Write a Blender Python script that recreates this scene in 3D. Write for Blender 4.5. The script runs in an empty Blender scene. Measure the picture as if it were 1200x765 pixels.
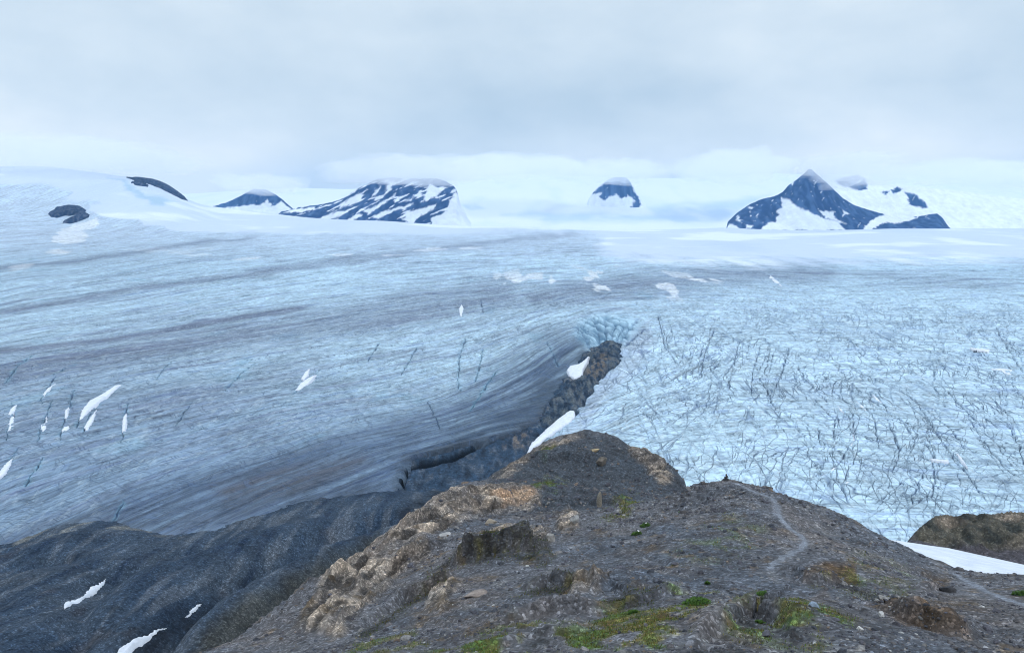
import bpy, math, os
import numpy as np
from mathutils import Vector

# ------------------------------------------------------------------ camera model
F = 910.0; CU, CV = 600.0, 382.5
TH = math.radians(8.16)
CT, ST = math.cos(TH), math.sin(TH)
QL = 1.0            # mesh resolution factor

def ray(u, v):
    a = (np.asarray(u, float) - CU) / F; b = (CV - np.asarray(v, float)) / F
    dy = CT + b * ST; dz = -ST + b * CT
    return a / dy, dz / dy            # x/y and z/y
def P(u, v, Y):
    A, q = ray(u, v); return A * Y, np.asarray(Y, float) + 0 * A, q * Y
def project(x, y, z):
    d = y * CT - z * ST; up = y * ST + z * CT
    return CU + F * x / d, CV - F * up / d

# ------------------------------------------------------------------ noise
_rng = np.random.RandomState(7)
_ang = _rng.rand(256) * 2 * np.pi
_GX, _GY = np.cos(_ang).astype(np.float32), np.sin(_ang).astype(np.float32)
def _h(ix, iy, seed):
    with np.errstate(over='ignore'):
        h = ix.astype(np.uint32) * np.uint32(374761393) + iy.astype(np.uint32) * np.uint32(668265263) + np.uint32((seed * 2246822519) & 0xffffffff)
        h = (h ^ (h >> np.uint32(13))) * np.uint32(1274126177)
        h ^= h >> np.uint32(16)
    return (h & np.uint32(255)).astype(np.int32)
def pn(x, y, seed=0):
    x = np.asarray(x, float); y = np.asarray(y, float)
    fx = np.floor(x); fy = np.floor(y)
    ix = fx.astype(np.int64); iy = fy.astype(np.int64)
    x = (x - fx).astype(np.float32); y = (y - fy).astype(np.float32)
    u = x * x * x * (x * (x * 6 - 15) + 10); v = y * y * y * (y * (y * 6 - 15) + 10)
    def g(dx, dy):
        h = _h(ix + dx, iy + dy, seed)
        return _GX[h] * (x - dx) + _GY[h] * (y - dy)
    a = g(0, 0); b = g(1, 0); c = g(0, 1); d = g(1, 1)
    return ((a + (b - a) * u) * (1 - v) + (c + (d - c) * u) * v) * 1.5
def fbm(x, y, o=4, seed=0, g=.5, ridged=False):
    s = 0; A = 1.0; n = 0
    for i in range(o):
        p = pn(x + 17.3 * i, y - 9.1 * i, seed + i * 13)
        s = s + A * ((1 - 2 * np.abs(p)) if ridged else p); n += A
        A *= g; x = x * 2.03; y = y * 2.03
    return s / n
def ss(a, b, x):
    t = np.clip((x - a) / (b - a), 0, 1); return t * t * (3 - 2 * t)
def mix(a, b, f):
    f = np.asarray(f)[..., None]; return a * (1 - f) + np.asarray(b) * f

# ------------------------------------------------------------------ interpolation
class TPS:
    """thin plate spline of val over (x/y, ln y)"""
    SX = 1.6
    def __init__(s, A, L, V, reg=1e-5):
        s.p = np.stack([np.asarray(A) * s.SX, np.asarray(L)], 1); V = np.asarray(V, float)
        n = len(V); K = s.k(((s.p[:, None] - s.p[None]) ** 2).sum(-1)) + reg * np.eye(n)
        Q = np.c_[np.ones(n), s.p]; M = np.zeros((n + 3, n + 3)); M[:n, :n] = K; M[:n, n:] = Q; M[n:, :n] = Q.T
        s.w = np.linalg.solve(M, np.r_[V, 0, 0, 0])
    @staticmethod
    def k(r2): return .5 * r2 * np.log(r2 + 1e-12)
    def __call__(s, A, L):
        sh = np.shape(A); A = np.ravel(A) * s.SX; L = np.ravel(L); n = len(s.p)
        out = s.w[n] + s.w[n + 1] * A + s.w[n + 2] * L
        A = A.astype(np.float32); L = L.astype(np.float32)
        for i in range(n):
            r2 = (A - np.float32(s.p[i, 0])) ** 2 + (L - np.float32(s.p[i, 1])) ** 2
            out = out + np.float32(.5 * s.w[i]) * r2 * np.log(r2 + np.float32(1e-12))
        return out.reshape(sh)
def surf_from(pts, world=()):
    A = []; L = []; V = []
    for u, v, Y in pts:
        a, q = ray(u, v); A.append(float(a)); L.append(math.log(Y)); V.append(float(q))
    for a, Y, q in world: A.append(a); L.append(math.log(Y)); V.append(q)
    t = TPS(A, L, V)
    return lambda x, y: t(x / y, np.log(y)) * y
def hit(u, v, fn, Y0, Y1, n=900):
    u = np.atleast_1d(np.asarray(u, float)); v = np.atleast_1d(np.asarray(v, float))
    A, q = ray(u, v); Y = np.exp(np.linspace(math.log(Y0), math.log(Y1), n))
    X = A[:, None] * Y[None]; YY = np.broadcast_to(Y, X.shape)
    d = q[:, None] * YY - fn(X, YY)
    under = d < 0; k = under.argmax(1); k = np.where(under.any(1), np.maximum(k, 1), n - 1)
    r = np.arange(len(u)); d0 = d[r, k - 1]; d1 = d[r, k]; f = np.where(np.abs(d0 - d1) > 1e-9, d0 / (d0 - d1), 0); f = np.clip(f, 0, 1)
    Yh = Y[k - 1] * (1 - f) + Y[k] * f
    return A * Yh, Yh, q * Yh
def seg_dist(px, py, poly, closed=False):
    """distance, side sign, parameter (0..1) to a polyline"""
    n = len(poly); best = np.full(np.shape(px), 1e18); side = np.zeros(np.shape(px)); par = np.zeros(np.shape(px))
    m = n if closed else n - 1
    for i in range(m):
        x0, y0 = poly[i]; x1, y1 = poly[(i + 1) % n]
        dx, dy = x1 - x0, y1 - y0; l2 = dx * dx + dy * dy + 1e-12
        t = np.clip(((px - x0) * dx + (py - y0) * dy) / l2, 0, 1)
        ex = px - x0 - t * dx; ey = py - y0 - t * dy; d = ex * ex + ey * ey
        w = d < best; best = np.where(w, d, best); side = np.where(w, dx * ey - dy * ex, side); par = np.where(w, (i + t) / m, par)
    return np.sqrt(best), np.sign(side), par
def inside(px, py, poly):
    c = np.zeros(np.shape(px), bool); n = len(poly)
    for i in range(n):
        x0, y0 = poly[i]; x1, y1 = poly[(i + 1) % n]
        if y0 == y1: continue
        c ^= ((y0 > py) != (y1 > py)) & (px < (x1 - x0) * (py - y0) / (y1 - y0) + x0)
    return c
def sd(px, py, poly):
    d, _, _ = seg_dist(px, py, poly, True); return np.where(inside(px, py, poly), d, -d)   # positive inside
def zone(px, py, poly, soft):
    out = np.zeros(np.shape(px)); P_ = np.asarray(poly, float)
    m = (px > P_[:, 0].min() - soft) & (px < P_[:, 0].max() + soft) & (py > P_[:, 1].min() - soft) & (py < P_[:, 1].max() + soft)
    if m.any(): out[m] = ss(-soft, soft, sd(px[m], py[m], poly))
    return out
def line(px, py, poly, w):
    out = np.zeros(np.shape(px)); P_ = np.asarray(poly, float)
    m = (px > P_[:, 0].min() - w) & (px < P_[:, 0].max() + w) & (py > P_[:, 1].min() - w) & (py < P_[:, 1].max() + w)
    if m.any():
        d, _, t = seg_dist(px[m], py[m], poly); out[m] = np.exp(-(d / (w * .5)) ** 2) * ss(0, .08, t) * ss(1, .92, t)
    return out

# ------------------------------------------------------------------ blender helpers
C = bpy.context.scene.collection
def tag(o, label=None, cat=None, group=None, kind=None):
    if label: o['label'] = label
    if cat: o['category'] = cat
    if group: o['group'] = group
    if kind: o['kind'] = kind
    return o
def raw_mesh(name, co, quads, mat, col=None, attrs=(), smooth=True, parent=None):
    quads = np.asarray(quads, np.int32); k = quads.shape[1]
    me = bpy.data.meshes.new(name); me.vertices.add(len(co)); me.vertices.foreach_set('co', np.asarray(co, np.float32).ravel())
    me.loops.add(quads.size); me.loops.foreach_set('vertex_index', quads.ravel())
    me.polygons.add(len(quads)); me.polygons.foreach_set('loop_start', np.arange(len(quads), dtype=np.int32) * k)
    me.polygons.foreach_set('use_smooth', np.full(len(quads), smooth))
    me.update(calc_edges=True)
    if col is not None:
        at = me.attributes.new('Col', 'FLOAT_COLOR', 'POINT'); at.data.foreach_set('color', np.c_[col, np.ones(len(col))].astype(np.float32).ravel())
    for nm, val in attrs:
        if val.ndim == 1:
            at = me.attributes.new(nm, 'FLOAT', 'POINT'); at.data.foreach_set('value', val.astype(np.float32))
        else:
            at = me.attributes.new(nm, 'FLOAT_VECTOR', 'POINT'); at.data.foreach_set('vector', val.astype(np.float32).ravel())
    me.materials.append(mat)
    o = bpy.data.objects.new(name, me); C.objects.link(o); o.parent = parent
    return o
def grid_quads(nr, nc, keep=None):
    i = np.arange(nr * nc).reshape(nr, nc)
    q = np.stack([i[:-1, :-1], i[:-1, 1:], i[1:, 1:], i[1:, :-1]], -1).reshape(-1, 4)
    if keep is not None: q = q[keep[:-1, :-1].ravel()]
    return q
def compact(co, q, *arr):
    used = np.zeros(len(co), bool); used[q.ravel()] = True; idx = np.cumsum(used) - 1
    return [co[used], idx[q]] + [a[used] for a in arr]

class NT:
    def __init__(s, name):
        s.m = bpy.data.materials.new(name); s.m.use_nodes = True; s.t = s.m.node_tree; s.t.nodes.clear()
        s.out = s.t.nodes.new('ShaderNodeOutputMaterial')
    def n(s, kind, ins=None, **kw):
        nd = s.t.nodes.new('ShaderNode' + kind)
        for k, v in kw.items(): setattr(nd, k, v)
        for k, v in (ins or {}).items():
            sock = nd.inputs[k]
            if isinstance(v, bpy.types.NodeSocket): s.t.links.new(v, sock)
            else: sock.default_value = v
        return nd
    def math(s, op, a, b=0.0, c=None, clamp=False):
        i = {0: a, 1: b}
        if c is not None: i[2] = c
        return s.n('Math', i, operation=op, use_clamp=clamp).outputs[0]
    def maprange(s, v, a, b, c, d):
        return s.n('MapRange', {0: v, 1: a, 2: b, 3: c, 4: d}).outputs[0]
    def mixc(s, f, a, b, blend='MIX'):
        nd = s.t.nodes.new('ShaderNodeMix'); nd.data_type = 'RGBA'; nd.blend_type = blend
        for k, v in ((0, f), (6, a), (7, b)):
            if isinstance(v, bpy.types.NodeSocket): s.t.links.new(v, nd.inputs[k])
            else: nd.inputs[k].default_value = v
        return nd.outputs[2]
    def scalec(s, col, f):
        return s.n('VectorMath', {0: col, 'Scale': f}, operation='SCALE').outputs[0]
    def bsdf(s, col, rough=.9, bump=None, dist=.1, strength=1.0, spec=.2, **kw):
        b = s.n('BsdfPrincipled', {'Base Color': col, 'Roughness': rough, 'Specular IOR Level': spec})
        if bump is not None:
            bn = s.n('Bump', {'Height': bump, 'Distance': dist, 'Strength': strength}); s.t.links.new(bn.outputs[0], b.inputs['Normal'])
        s.t.links.new(b.outputs[0], s.out.inputs[0]); return s.m

def rock_material(name, s=1.0, peb=1.0, bump=.5, dist=.15, warm=.22, amp=1.0):
    n = NT(name); pos = n.n('NewGeometry').outputs['Position']; col = n.n('Attribute', attribute_name='Col').outputs['Color']
    n1 = n.n('TexNoise', {'Vector': pos, 'Scale': .12 * s, 'Detail': 8.0, 'Roughness': .65}).outputs[0]
    n2 = n.n('TexNoise', {'Vector': pos, 'Scale': 1.3 * s, 'Detail': 8.0, 'Roughness': .7}).outputs[0]
    v = n.n('TexVoronoi', {'Vector': pos, 'Scale': 4.5 * s, 'Randomness': 1.0})
    vr = n.n('SeparateColor', {0: v.outputs['Color']})
    v2 = n.n('TexVoronoi', {'Vector': pos, 'Scale': 1.6 * s})
    v2r = n.n('SeparateColor', {0: v2.outputs['Color']})
    f = n.maprange(n1, .3, .7, 1-.3*amp, 1+.3*amp)
    f = n.math('MULTIPLY', f, n.maprange(n2, .32, .68, 1-.5*amp, 1+.5*amp))
    p = n.math('POWER', vr.outputs[0], 5.0)
    f = n.math('MULTIPLY', f, n.math('ADD', 1 - .25 * peb, n.math('MULTIPLY', p, 1.5 * peb)))
    f = n.math('MULTIPLY', f, n.maprange(v2r.outputs[1], 0., 1., 1 - .2 * peb, 1 + .2 * peb))
    c = n.scalec(col, f)
    tint = n.mixc(n.math('MULTIPLY', vr.outputs[2], warm * peb), c, n.mixc(.5, c, (.16, .12, .09, 1)))
    h = n.math('ADD', n.math('MULTIPLY', n2, 1.2), n.math('MULTIPLY', n.math('SUBTRACT', 1.0, v.outputs['Distance']), .35 * peb))
    h = n.math('ADD', h, n.math('MULTIPLY', n1, 2.0))
    return n.bsdf(tint, .9, h, dist, bump, .15)

# ------------------------------------------------------------------ GLACIER
gl_pts = [(-200,700,430),(-200,600,580),(-200,520,730),(-200,440,980),(-200,360,1580),(-200,290,2900),(-200,235,4200),(-200,200,4600),
 (0,640,560),(300,600,620),(1050,625,620),(0,560,665),(400,560,710),(900,560,735),(1200,560,725),(1400,560,720),
 (0,520,750),(400,520,800),(1000,520,840),(1400,520,830),(0,480,860),(400,480,930),(600,480,985),(800,480,940),(1200,480,950),(1450,480,950),
 (0,440,1010),(400,440,1090),(700,440,1130),(800,440,1110),(1200,440,1120),(0,400,1240),(400,400,1340),(735,400,1350),(900,400,1350),(1200,400,1350),(1450,400,1350),
 (0,360,1580),(400,360,1700),(700,352,1760),(850,360,1700),(1200,360,1700),(0,320,2050),(400,320,2300),(800,320,2400),(1200,320,2400),(1450,320,2400),
 (0,290,2600),(200,290,2900),(400,290,3200),(800,290,3550),(1200,290,3500),(0,262,3300),(80,262,3600),(150,270,3450),(300,270,4000),(450,272,4100),(650,276,4200),(850,279,4200),(1200,280,4200),(1450,280,4200),
 (0,235,3900),(100,235,4050),(180,240,4150),(250,252,4400),(330,252,4700),(450,259,4800),(620,266,4900),(850,267,4900),(1050,268,4900),(1200,268,4900),(1450,268,4900),
 (0,208,4350),(60,207,4450),(130,209,4550),(175,213,4600),(205,225,4650),(225,237,4680),(260,244,4720),(300,248,4780),
 (0,196,4700),(60,196,4750)]
gl_w = [(a, 5600, q) for a, q in ((-1.,.03),(-.66,.032),(-.6,.03),(-.5,.015),(-.43,-.005),(-.3,-.02),(0.,-.026),(.3,-.026),(.7,-.026),(1.,-.026))]
gl_w += [(a, 6600, -.036) for a in (-.8,-.5,-.2,.2,.5,.8)]
gl_w += [(a, 400, -.665) for a in (-.1,.2,.5,.9)] + [(-.66, 400, -.60), (-.3, 430, -.6)]
gbase0 = surf_from(gl_pts, gl_w)
# rocky hollow in the ice (nunatak) : outline picked on the ice surface
NUN_UV = [(470,548),(480,538),(520,527),(565,517),(600,508),(630,492),(648,462),(672,428),(690,409),(702,402),(716,399),(729,402),(728,420),(706,442),(690,464),(674,485),(651,507),(634,522),(600,560),(560,590),(500,600),(462,585)]
nx, ny, _ = hit([p[0] for p in NUN_UV], [p[1] for p in NUN_UV], gbase0, 380, 3000)
NUN = list(zip(nx, ny))
def pit(x, y):
    out = np.zeros(np.shape(x)); m = (x > nx.min() - 60) & (x < nx.max() + 60) & (y > ny.min() - 60) & (y < ny.max() + 60)
    if m.any(): out[m] = sd(x[m] + 5 * pn(x[m] / 18, y[m] / 18, 5), y[m] + 8 * pn(x[m] / 22, y[m] / 22, 6), NUN)
    out[~m] = -60
    return out
def gbase(x, y):
    z = gbase0(x, y); s = pit(x, y)
    return z - 40 * ss(-1, 14, s)

fl = [([(0,300),(300,272),(620,268),(1200,269)],4900),([(0,330),(200,305),(450,283),(650,276),(900,290),(1200,290)],3300),([(0,370),(250,330),(450,303),(700,292),(1200,305)],2500),
 ([(0,415),(200,385),(400,353),(600,330),(800,315),(1000,325),(1200,320)],1950),([(0,470),(200,435),(400,400),(560,370),(680,345),(800,335),(950,345),(1200,335)],1600),
 ([(0,535),(120,503),(250,474),(400,447),(550,415),(640,385),(700,365),(780,362),(1200,362)],1400),([(0,600),(120,555),(250,515),(380,485),(500,462),(600,425),(665,390)],1250),
 ([(0,680),(100,630),(200,585),(300,548),(400,515),(520,490),(600,455),(680,400)],1100),([(150,660),(250,610),(350,565),(450,530),(560,500)],1000),([(715,445),(750,420),(800,400),(900,392),(1200,396)],1060),
 ([(690,500),(760,465),(850,445),(1000,440),(1200,440)],920),([(700,525),(780,503),(850,495),(1000,492),(1200,500)],780),([(780,570),(900,552),(1200,560)],650),([(950,610),(1200,612)],560)]
sA = []; sL = []; sV = []
for ln, val in fl:
    us = np.concatenate([np.linspace(ln[i][0], ln[i+1][0], 4)[:-1] for i in range(len(ln)-1)] + [[ln[-1][0]]])
    vs = np.interp(us, [p[0] for p in ln], [p[1] for p in ln])
    hx, hy, _ = hit(us, vs, gbase0, 380, 6500); sA += list(hx/hy); sL += list(np.log(hy)); sV += [val]*len(us)
flowS = TPS(sA, sL, sV, 3e-3)

def _z6(*p): return [(700+x*.4167, 360+y*.4167) for x, y in p]
def _z5(*p): return [(400+x/3, 350+y/3) for x, y in p]
TRACES = [(pl, .8, 0, 2) for pl in (
 _z6((450,190),(480,240),(500,290),(560,320),(620,350),(632,400)),_z6((600,250),(640,290),(670,320),(660,380)),_z6((680,280),(715,320),(728,360),(705,400),(680,445),(640,470)),_z6((735,265),(770,300),(785,340),(790,400)),
 _z6((560,160),(590,210),(650,270)),_z6((850,230),(930,290),(1000,350),(1035,400)),_z6((890,250),(920,300),(960,360),(1000,420),(1050,480),(1100,560)),_z6((1060,350),(1100,400),(1160,450)),_z6((1100,280),(1160,330),(1190,390),(1200,440)),
 _z6((790,480),(760,520),(700,550)),_z6((740,400),(720,440),(690,500)),_z6((940,420),(950,480),(940,540)),_z6((590,215),(700,180)),_z6((380,440),(500,420),(600,430),(680,440)),_z6((650,470),(690,520),(710,560)),_z6((1000,480),(930,530),(860,580)),
 _z6((870,380),(920,380),(960,440),(1000,440)),_z6((780,240),(830,310),(880,330),(940,340)),_z6((300,100),(280,160),(260,190)),_z6((170,20),(190,110),(230,160)),_z6((1040,300),(1090,380),(1140,440),(1180,470)),_z6((820,330),(850,400),(830,470)),
 _z6((130,300),(230,260),(350,230)),_z6((120,270),(250,230),(330,190)),_z6((0,350),(150,290),(300,270)),_z6((560,120),(680,150),(780,200),(860,240)),_z6((950,160),(1050,200),(1150,240)),_z6((900,100),(1020,130),(1150,160)),_z6((640,300),(760,320)),_z6((450,290),(540,290),(580,280)),
 _z6((200,190),(270,170),(350,120)),_z6((230,230),(300,190),(360,140)),_z6((330,60),(300,130),(290,200)),_z6((400,90),(385,150),(350,200)),_z6((460,100),(440,170),(430,250)),_z6((540,110),(520,180),(500,230)),_z6((980,230),(1040,290),(1080,330)),_z6((1120,60),(1160,120),(1200,190)),
 _z6((760,60),(840,100),(930,120)),_z6((620,60),(700,90),(760,130)),_z6((1050,500),(1100,470),(1190,450)),_z6((780,560),(850,500),(900,470)),_z6((880,560),(900,500),(930,440)),_z6((560,470),(640,440),(760,430),(860,440)),_z6((500,380),(620,400),(720,390),(840,360)))]
TRACES += [([(930,340),(987,336),(1047,330),(1080,323)],.9,0,1)]
TRACES += [(([(376,432),(360,446),(342,464)] if False else pl), .6, t_, 0) for pl, t_ in (([(12,470),(17,488),(11,500),(8,520)],.5),([(66,440),(55,456),(47,475)],.4),([(62,468),(54,487),(47,505),(45,520)],.5),([(88,455),(80,480),(74,500),(70,520)],.5),([(148,446),(120,460),(98,482),(88,505)],.6),([(116,470),(106,488),(96,510)],.5),([(150,470),(146,490),(141,520)],.5),
 ([(22,527),(8,545),(-8,572)],.5),([(52,535),(38,555),(28,570)],.7),([(376,432),(360,446),(342,464)],.5),([(146,582),(138,598),(128,616)],.5),(_z5((548,245),(490,330),(450,400)),.8),(_z5((500,170),(485,240),(470,290)),.6),(_z5((440,130),(415,200),(410,300),(420,320)),.5),(_z5((490,0),(500,50)),.1),
 (_z5((300,350),(330,420),(350,470)),.1),([(5,450),(20,430),(40,415)],.7),([(60,440),(90,425)],.6),([(640,400),(655,430)],.3),([(182,445),(200,425)],.4),([(260,460),(280,440),(300,425)],.4),([(205,500),(225,470)],.3),([(430,425),(445,400)],.3),([(470,440),(490,405)],.4))]
TRACES += [(pl, 2.6, .12, 0) for pl in ([(715,404),(718,390),(723,376)],[(704,404),(702,390),(696,374)],[(724,404),(733,390),(748,374)],[(692,408),(686,394),(676,382)],[(730,406),(742,396),(758,384)],[(710,402),(710,388),(708,372)],[(720,402),(727,390),(735,378)])]
def build_glacier():
    nc, nr = int(1750*QL), int(1300*QL)
    A = np.linspace(-.76, .76, nc)
    t = np.linspace(0, 1, nr)
    inv = 1/400 + (1/1500 - 1/400)*t[: int(nr*.56)]/t[int(nr*.56)-1]
    Y1 = 1/inv; Y2 = np.exp(np.linspace(math.log(1500), math.log(6400), nr - len(Y1) + 1))[1:]
    Yr = np.r_[Y1, Y2]
    X = A[None]*Yr[:, None]; Y = np.broadcast_to(Yr[:, None], X.shape).copy()
    z0 = gbase0(X, Y); U, V = project(X, Y, z0); S = flowS(X/Y, np.log(Y)); pt = pit(X, Y)
    px = np.maximum(Y/910, .6)                              # size of a mesh cell there
    # ---- zone masks (world features, traced on the surface)
    U0, V0 = U, V
    wu = U + 14*fbm(X/260, Y/260, 4, 31); wv = V + 5*fbm(X/200, Y/300, 4, 41)
    fu = U + 14*fbm(X/120, Y/160, 5, 33); fv = V + (3.0+8*ss(500,700,U)*ss(235,300,V))*fbm(X/150, Y/260, 6, 43, .6)
    IP = [(-400,217),(0,217),(28,216),(50,215),(65,220),(80,224),(82,229),(76,233),(91,236),(117,235),(121,238),(104,240),(106,245),(117,253),(139,257),(160,257),(163,264),(193,265),(195,270),(217,272),(260,271),(330,274),(420,273),(520,276),(600,270),(680,271),(705,279),(700,290),(712,300),(760,306),(860,309),(1000,306),(1200,304),(1500,304),(1500,900),(-400,900)]
    fz_ = ss(430, 640, U); icel = zone(fu, fv, IP, 2.2)*(1-fz_) + zone(fu, fv + 8*fbm(X/60, Y/400, 4, 47), IP, 10)*fz_
    snow = 1 - icel
    blue = zone(fu, fv, [(130,207),(141,214),(152,222),(165,231),(178,240),(191,242),(190,237),(203,236),(184,229),(169,227),(152,215)], 3)
    dirt = np.zeros_like(U)
    for pl, w, k in [([(-60,322),(130,300),(200,289),(315,276)],4,.8),([(-60,385),(0,366),(130,345),(260,325),(400,305),(600,281),(700,272)],7,.75),([(-60,432),(0,411),(120,401),(250,376),(382,357)],6,1.15),
                     ([(-60,452),(60,425),(250,397),(480,362),(640,338)],34,.75),([(600,352),(700,338),(850,322),(1000,317)],22,.7),([(-50,500),(120,470),(250,462),(400,420)],34,.4),([(950,315),(1200,338)],12,.3),([(420,300),(560,288),(700,291),(820,300)],14,.4),
                     ([(860,452),(1000,470),(1200,500)],30,.2),([(1000,545),(1100,560),(1200,570)],20,.25)]:
        dirt = np.maximum(dirt, k*line(wu, wv, pl, w*1.3))
    dirt = dirt*(.7+.5*fbm(S/14, X/400, 3, 77))
    gd = zone(fu, fv, [(780,288),(830,281),(890,286),(905,292),(860,297),(800,297)], 7)*.6 + zone(fu, fv, [(1020,290),(1090,281),(1170,285),(1120,290),(1060,296)], 6)*.4
    dark = zone(wu, wv, [(60,640),(140,575),(270,540),(420,500),(520,470),(600,420),(655,390),(690,392),(690,420),(640,470),(560,520),(500,540),(470,570),(470,600),(300,620),(150,640)], 26)  # margin dirt, plus painted shade where the ice turns from the light
    brown = zone(wu, wv, [(250,572),(330,548),(420,535),(430,545),(360,575),(270,590)], 12)
    right = zone(wu, wv, [(770,360),(850,345),(1500,350),(1500,900),(640,900),(640,520),(700,450)], 22)
    lav = zone(wu, wv, [(705,430),(735,400),(760,375),(770,400),(745,430),(700,480),(680,520),(655,520),(690,470)], 8)
    # ---- colours
    n1 = fbm(S/60, X/700 + Y/900, 4, 3); n2 = fbm(S/16, X/260 + Y/300, 4, 9); n3 = fbm(X/90, Y/160, 5, 15)
    near = ss(3400, 1500, Y)
    cl = np.array([.50,.67,.79]); cr = np.array([.58,.765,.90]); cdk = np.array([.20,.245,.36])
    col = mix(np.broadcast_to(cl, U.shape+(3,)), cr, right)
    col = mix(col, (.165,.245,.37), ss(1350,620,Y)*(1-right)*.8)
    col = mix(col, cdk, np.clip(.11 + .9*n2*(1-.55*right) + .9*n1*(1-.4*right), 0, .85)*(1-.60*right))
    col = mix(col, (.62,.76,.85), np.clip(1.6*(n2*.6+n3*.7) - .25, 0, .5)*near)
    col = mix(col, (.24,.44,.58), np.clip(n3*2.2-.55, 0, .5)*(1-right)*near)
    col = mix(col, (.15,.175,.25), np.clip(dirt*1.3, 0, .9))
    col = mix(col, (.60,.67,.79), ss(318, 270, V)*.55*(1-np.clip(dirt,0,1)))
    dk2 = zone(wu, wv, [(470,560),(500,525),(600,475),(645,430),(685,398),(693,425),(650,500),(600,530),(520,560)], 14)  # steep ice beside the rock: its shade painted in, along with dirt
    col = mix(col, (.36,.36,.48), lav*.35)
    col = mix(col, (.075,.115,.19), dark*np.clip(.80+.8*n2+.3*n3, 0, .95))
    mg = line(wu, wv, [(-60,660),(0,640),(60,622),(130,613),(200,616),(250,609),(300,597),(350,586),(400,580),(470,576)], 34); col = mix(col, (.09,.12,.17), np.clip(mg*(.7+.8*n2+.6*n3), 0, .8))
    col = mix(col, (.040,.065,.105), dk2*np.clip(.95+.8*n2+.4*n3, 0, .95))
    col = mix(col, (.10,.105,.13), brown*np.clip(.6+.9*n2, 0, .85))
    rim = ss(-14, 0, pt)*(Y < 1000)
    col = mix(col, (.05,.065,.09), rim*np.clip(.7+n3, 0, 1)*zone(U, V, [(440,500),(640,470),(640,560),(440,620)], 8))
    sc = np.array([.56,.63,.76])
    sn = mix(np.broadcast_to(sc, U.shape+(3,)), (.46,.55,.68), np.clip(.9*fbm(X/500, Y/1500, 4, 51)+gd, 0, .8))
    sn = mix(sn, (.84,.88,.92), ss(.05,.3,fbm(X/700, Y/500, 4, 57))*.6)
    sn = mix(sn, (.36,.50,.62), blue*.9)
    col = mix(col, sn, snow)
    # streaky far snow strips lying on the ice
    st = fbm(X/90, Y/500, 3, 61) - .26
    ar = zone(wu, wv, [(560,322),(700,315),(860,322),(880,340),(760,352),(600,345)], 10)
    strip = np.maximum(ss(.0, .09, st)*ar, ss(.05,.12, fbm(X/260, Y/500, 4, 63)-.22)*zone(wu, wv, [(0,300),(380,288),(560,280),(560,312),(0,322)], 10)*.6)
    tp = zone(fu, fv, [(62,278),(72,269),(95,262),(108,255),(113,257),(117,262),(108,268),(97,273),(104,278),(95,283),(73,286),(63,284)], 1.5) + zone(fu, fv, [(58,296),(75,292),(84,295),(78,299),(62,299)],1.5)
    col = mix(col, (.80,.84,.88), np.clip(strip + tp, 0, 1)*.9)
    # ---- relief
    z = z0 - 40*ss(-1, 14, pt)
    ice = icel*ss(4600, 3000, Y)
    z += 6*fbm(X/230, Y/330, 3, 21)*ss(6000, 2500, Y)
    z += ice*(1.6*n2*np.clip(Y/900, .6, 2.2) + .55*pn(S/6, X/60, 27)*near)
    wx = X + 9*fbm(X/90, Y/140, 3, 101); wy = Y + 22*fbm(X/120, Y/150, 3, 103)
    def cracks(cx, cy, sx, sy, seed, w, cover):
        n = pn(cx/sx, cy/sy, seed); m = ss(cover, cover+.18, pn(cx/sx*.8+5, cy/sy*1.3+3, seed+1))
        ww = w*(1 + .0*px)*np.clip(px*1.1, 1, 3)/sx
        return np.exp(-(n/ww)**2)*m
    cr_ = np.zeros_like(X)
    rz = right*ice
    cr_ = np.maximum(cr_, rz*cracks(wx-.05*wy, wy, 22, 420, 111, .8, .05))
    cr_ = np.maximum(cr_, rz*cracks(wx-.5*wy, wy, 20, 360, 121, .8, .05))
    cr_ = np.maximum(cr_, rz*cracks(wx+.35*wy, wy, 34, 460, 131, .9, .12))
    cr_ = np.maximum(cr_, .8*rz*cracks(wy+.1*wx, wx, 16, 110, 141, 1.5, .1))
    cr_ = np.maximum(cr_, .9*rz*cracks(wx-.9*wy, wy, 14, 160, 146, .8, .12))
    li = (1-right)*ice*(1-dark)
    tb = zone(wu, wv, [(-80,420),(250,400),(520,380),(700,350),(700,400),(560,440),(400,500),(150,540),(-80,560)], 30)
    cr_ = np.maximum(cr_, li*tb*cracks(wx-.75*wy, wy, 17, 60, 151, 1.0, .05))
    cr_ = np.maximum(cr_, .8*li*tb*cracks(wx+.1*wy, wy, 22, 50, 161, .9, .15))
    top = zone(U, V, [(560,345),(700,330),(860,330),(1200,345),(1200,400),(780,410),(560,380)], 20)
    cr_ = np.maximum(cr_, .9*ice*top*cracks(wx-.8*wy, wy, 22, 80, 171, 1.2, .02))
    cr_ = np.maximum(cr_, .8*ice*cracks(S + 4*pn(X/30, Y/30, 8), X, 22, 260, 181, 1.4, .05))
    ser = zone(U, V, [(672,392),(680,375),(705,366),(735,372),(752,380),(735,398),(712,402),(690,408)], 7)
    sr = np.maximum(cracks(wx+.3*wy, wy, 12, 120, 191, 1.8, -.4), .6*cracks(wy, wx, 40, 50, 193, 3.0, -.1))
    tc = np.zeros_like(X); tt = np.zeros_like(X); rr = np.random.RandomState(12)
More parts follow.
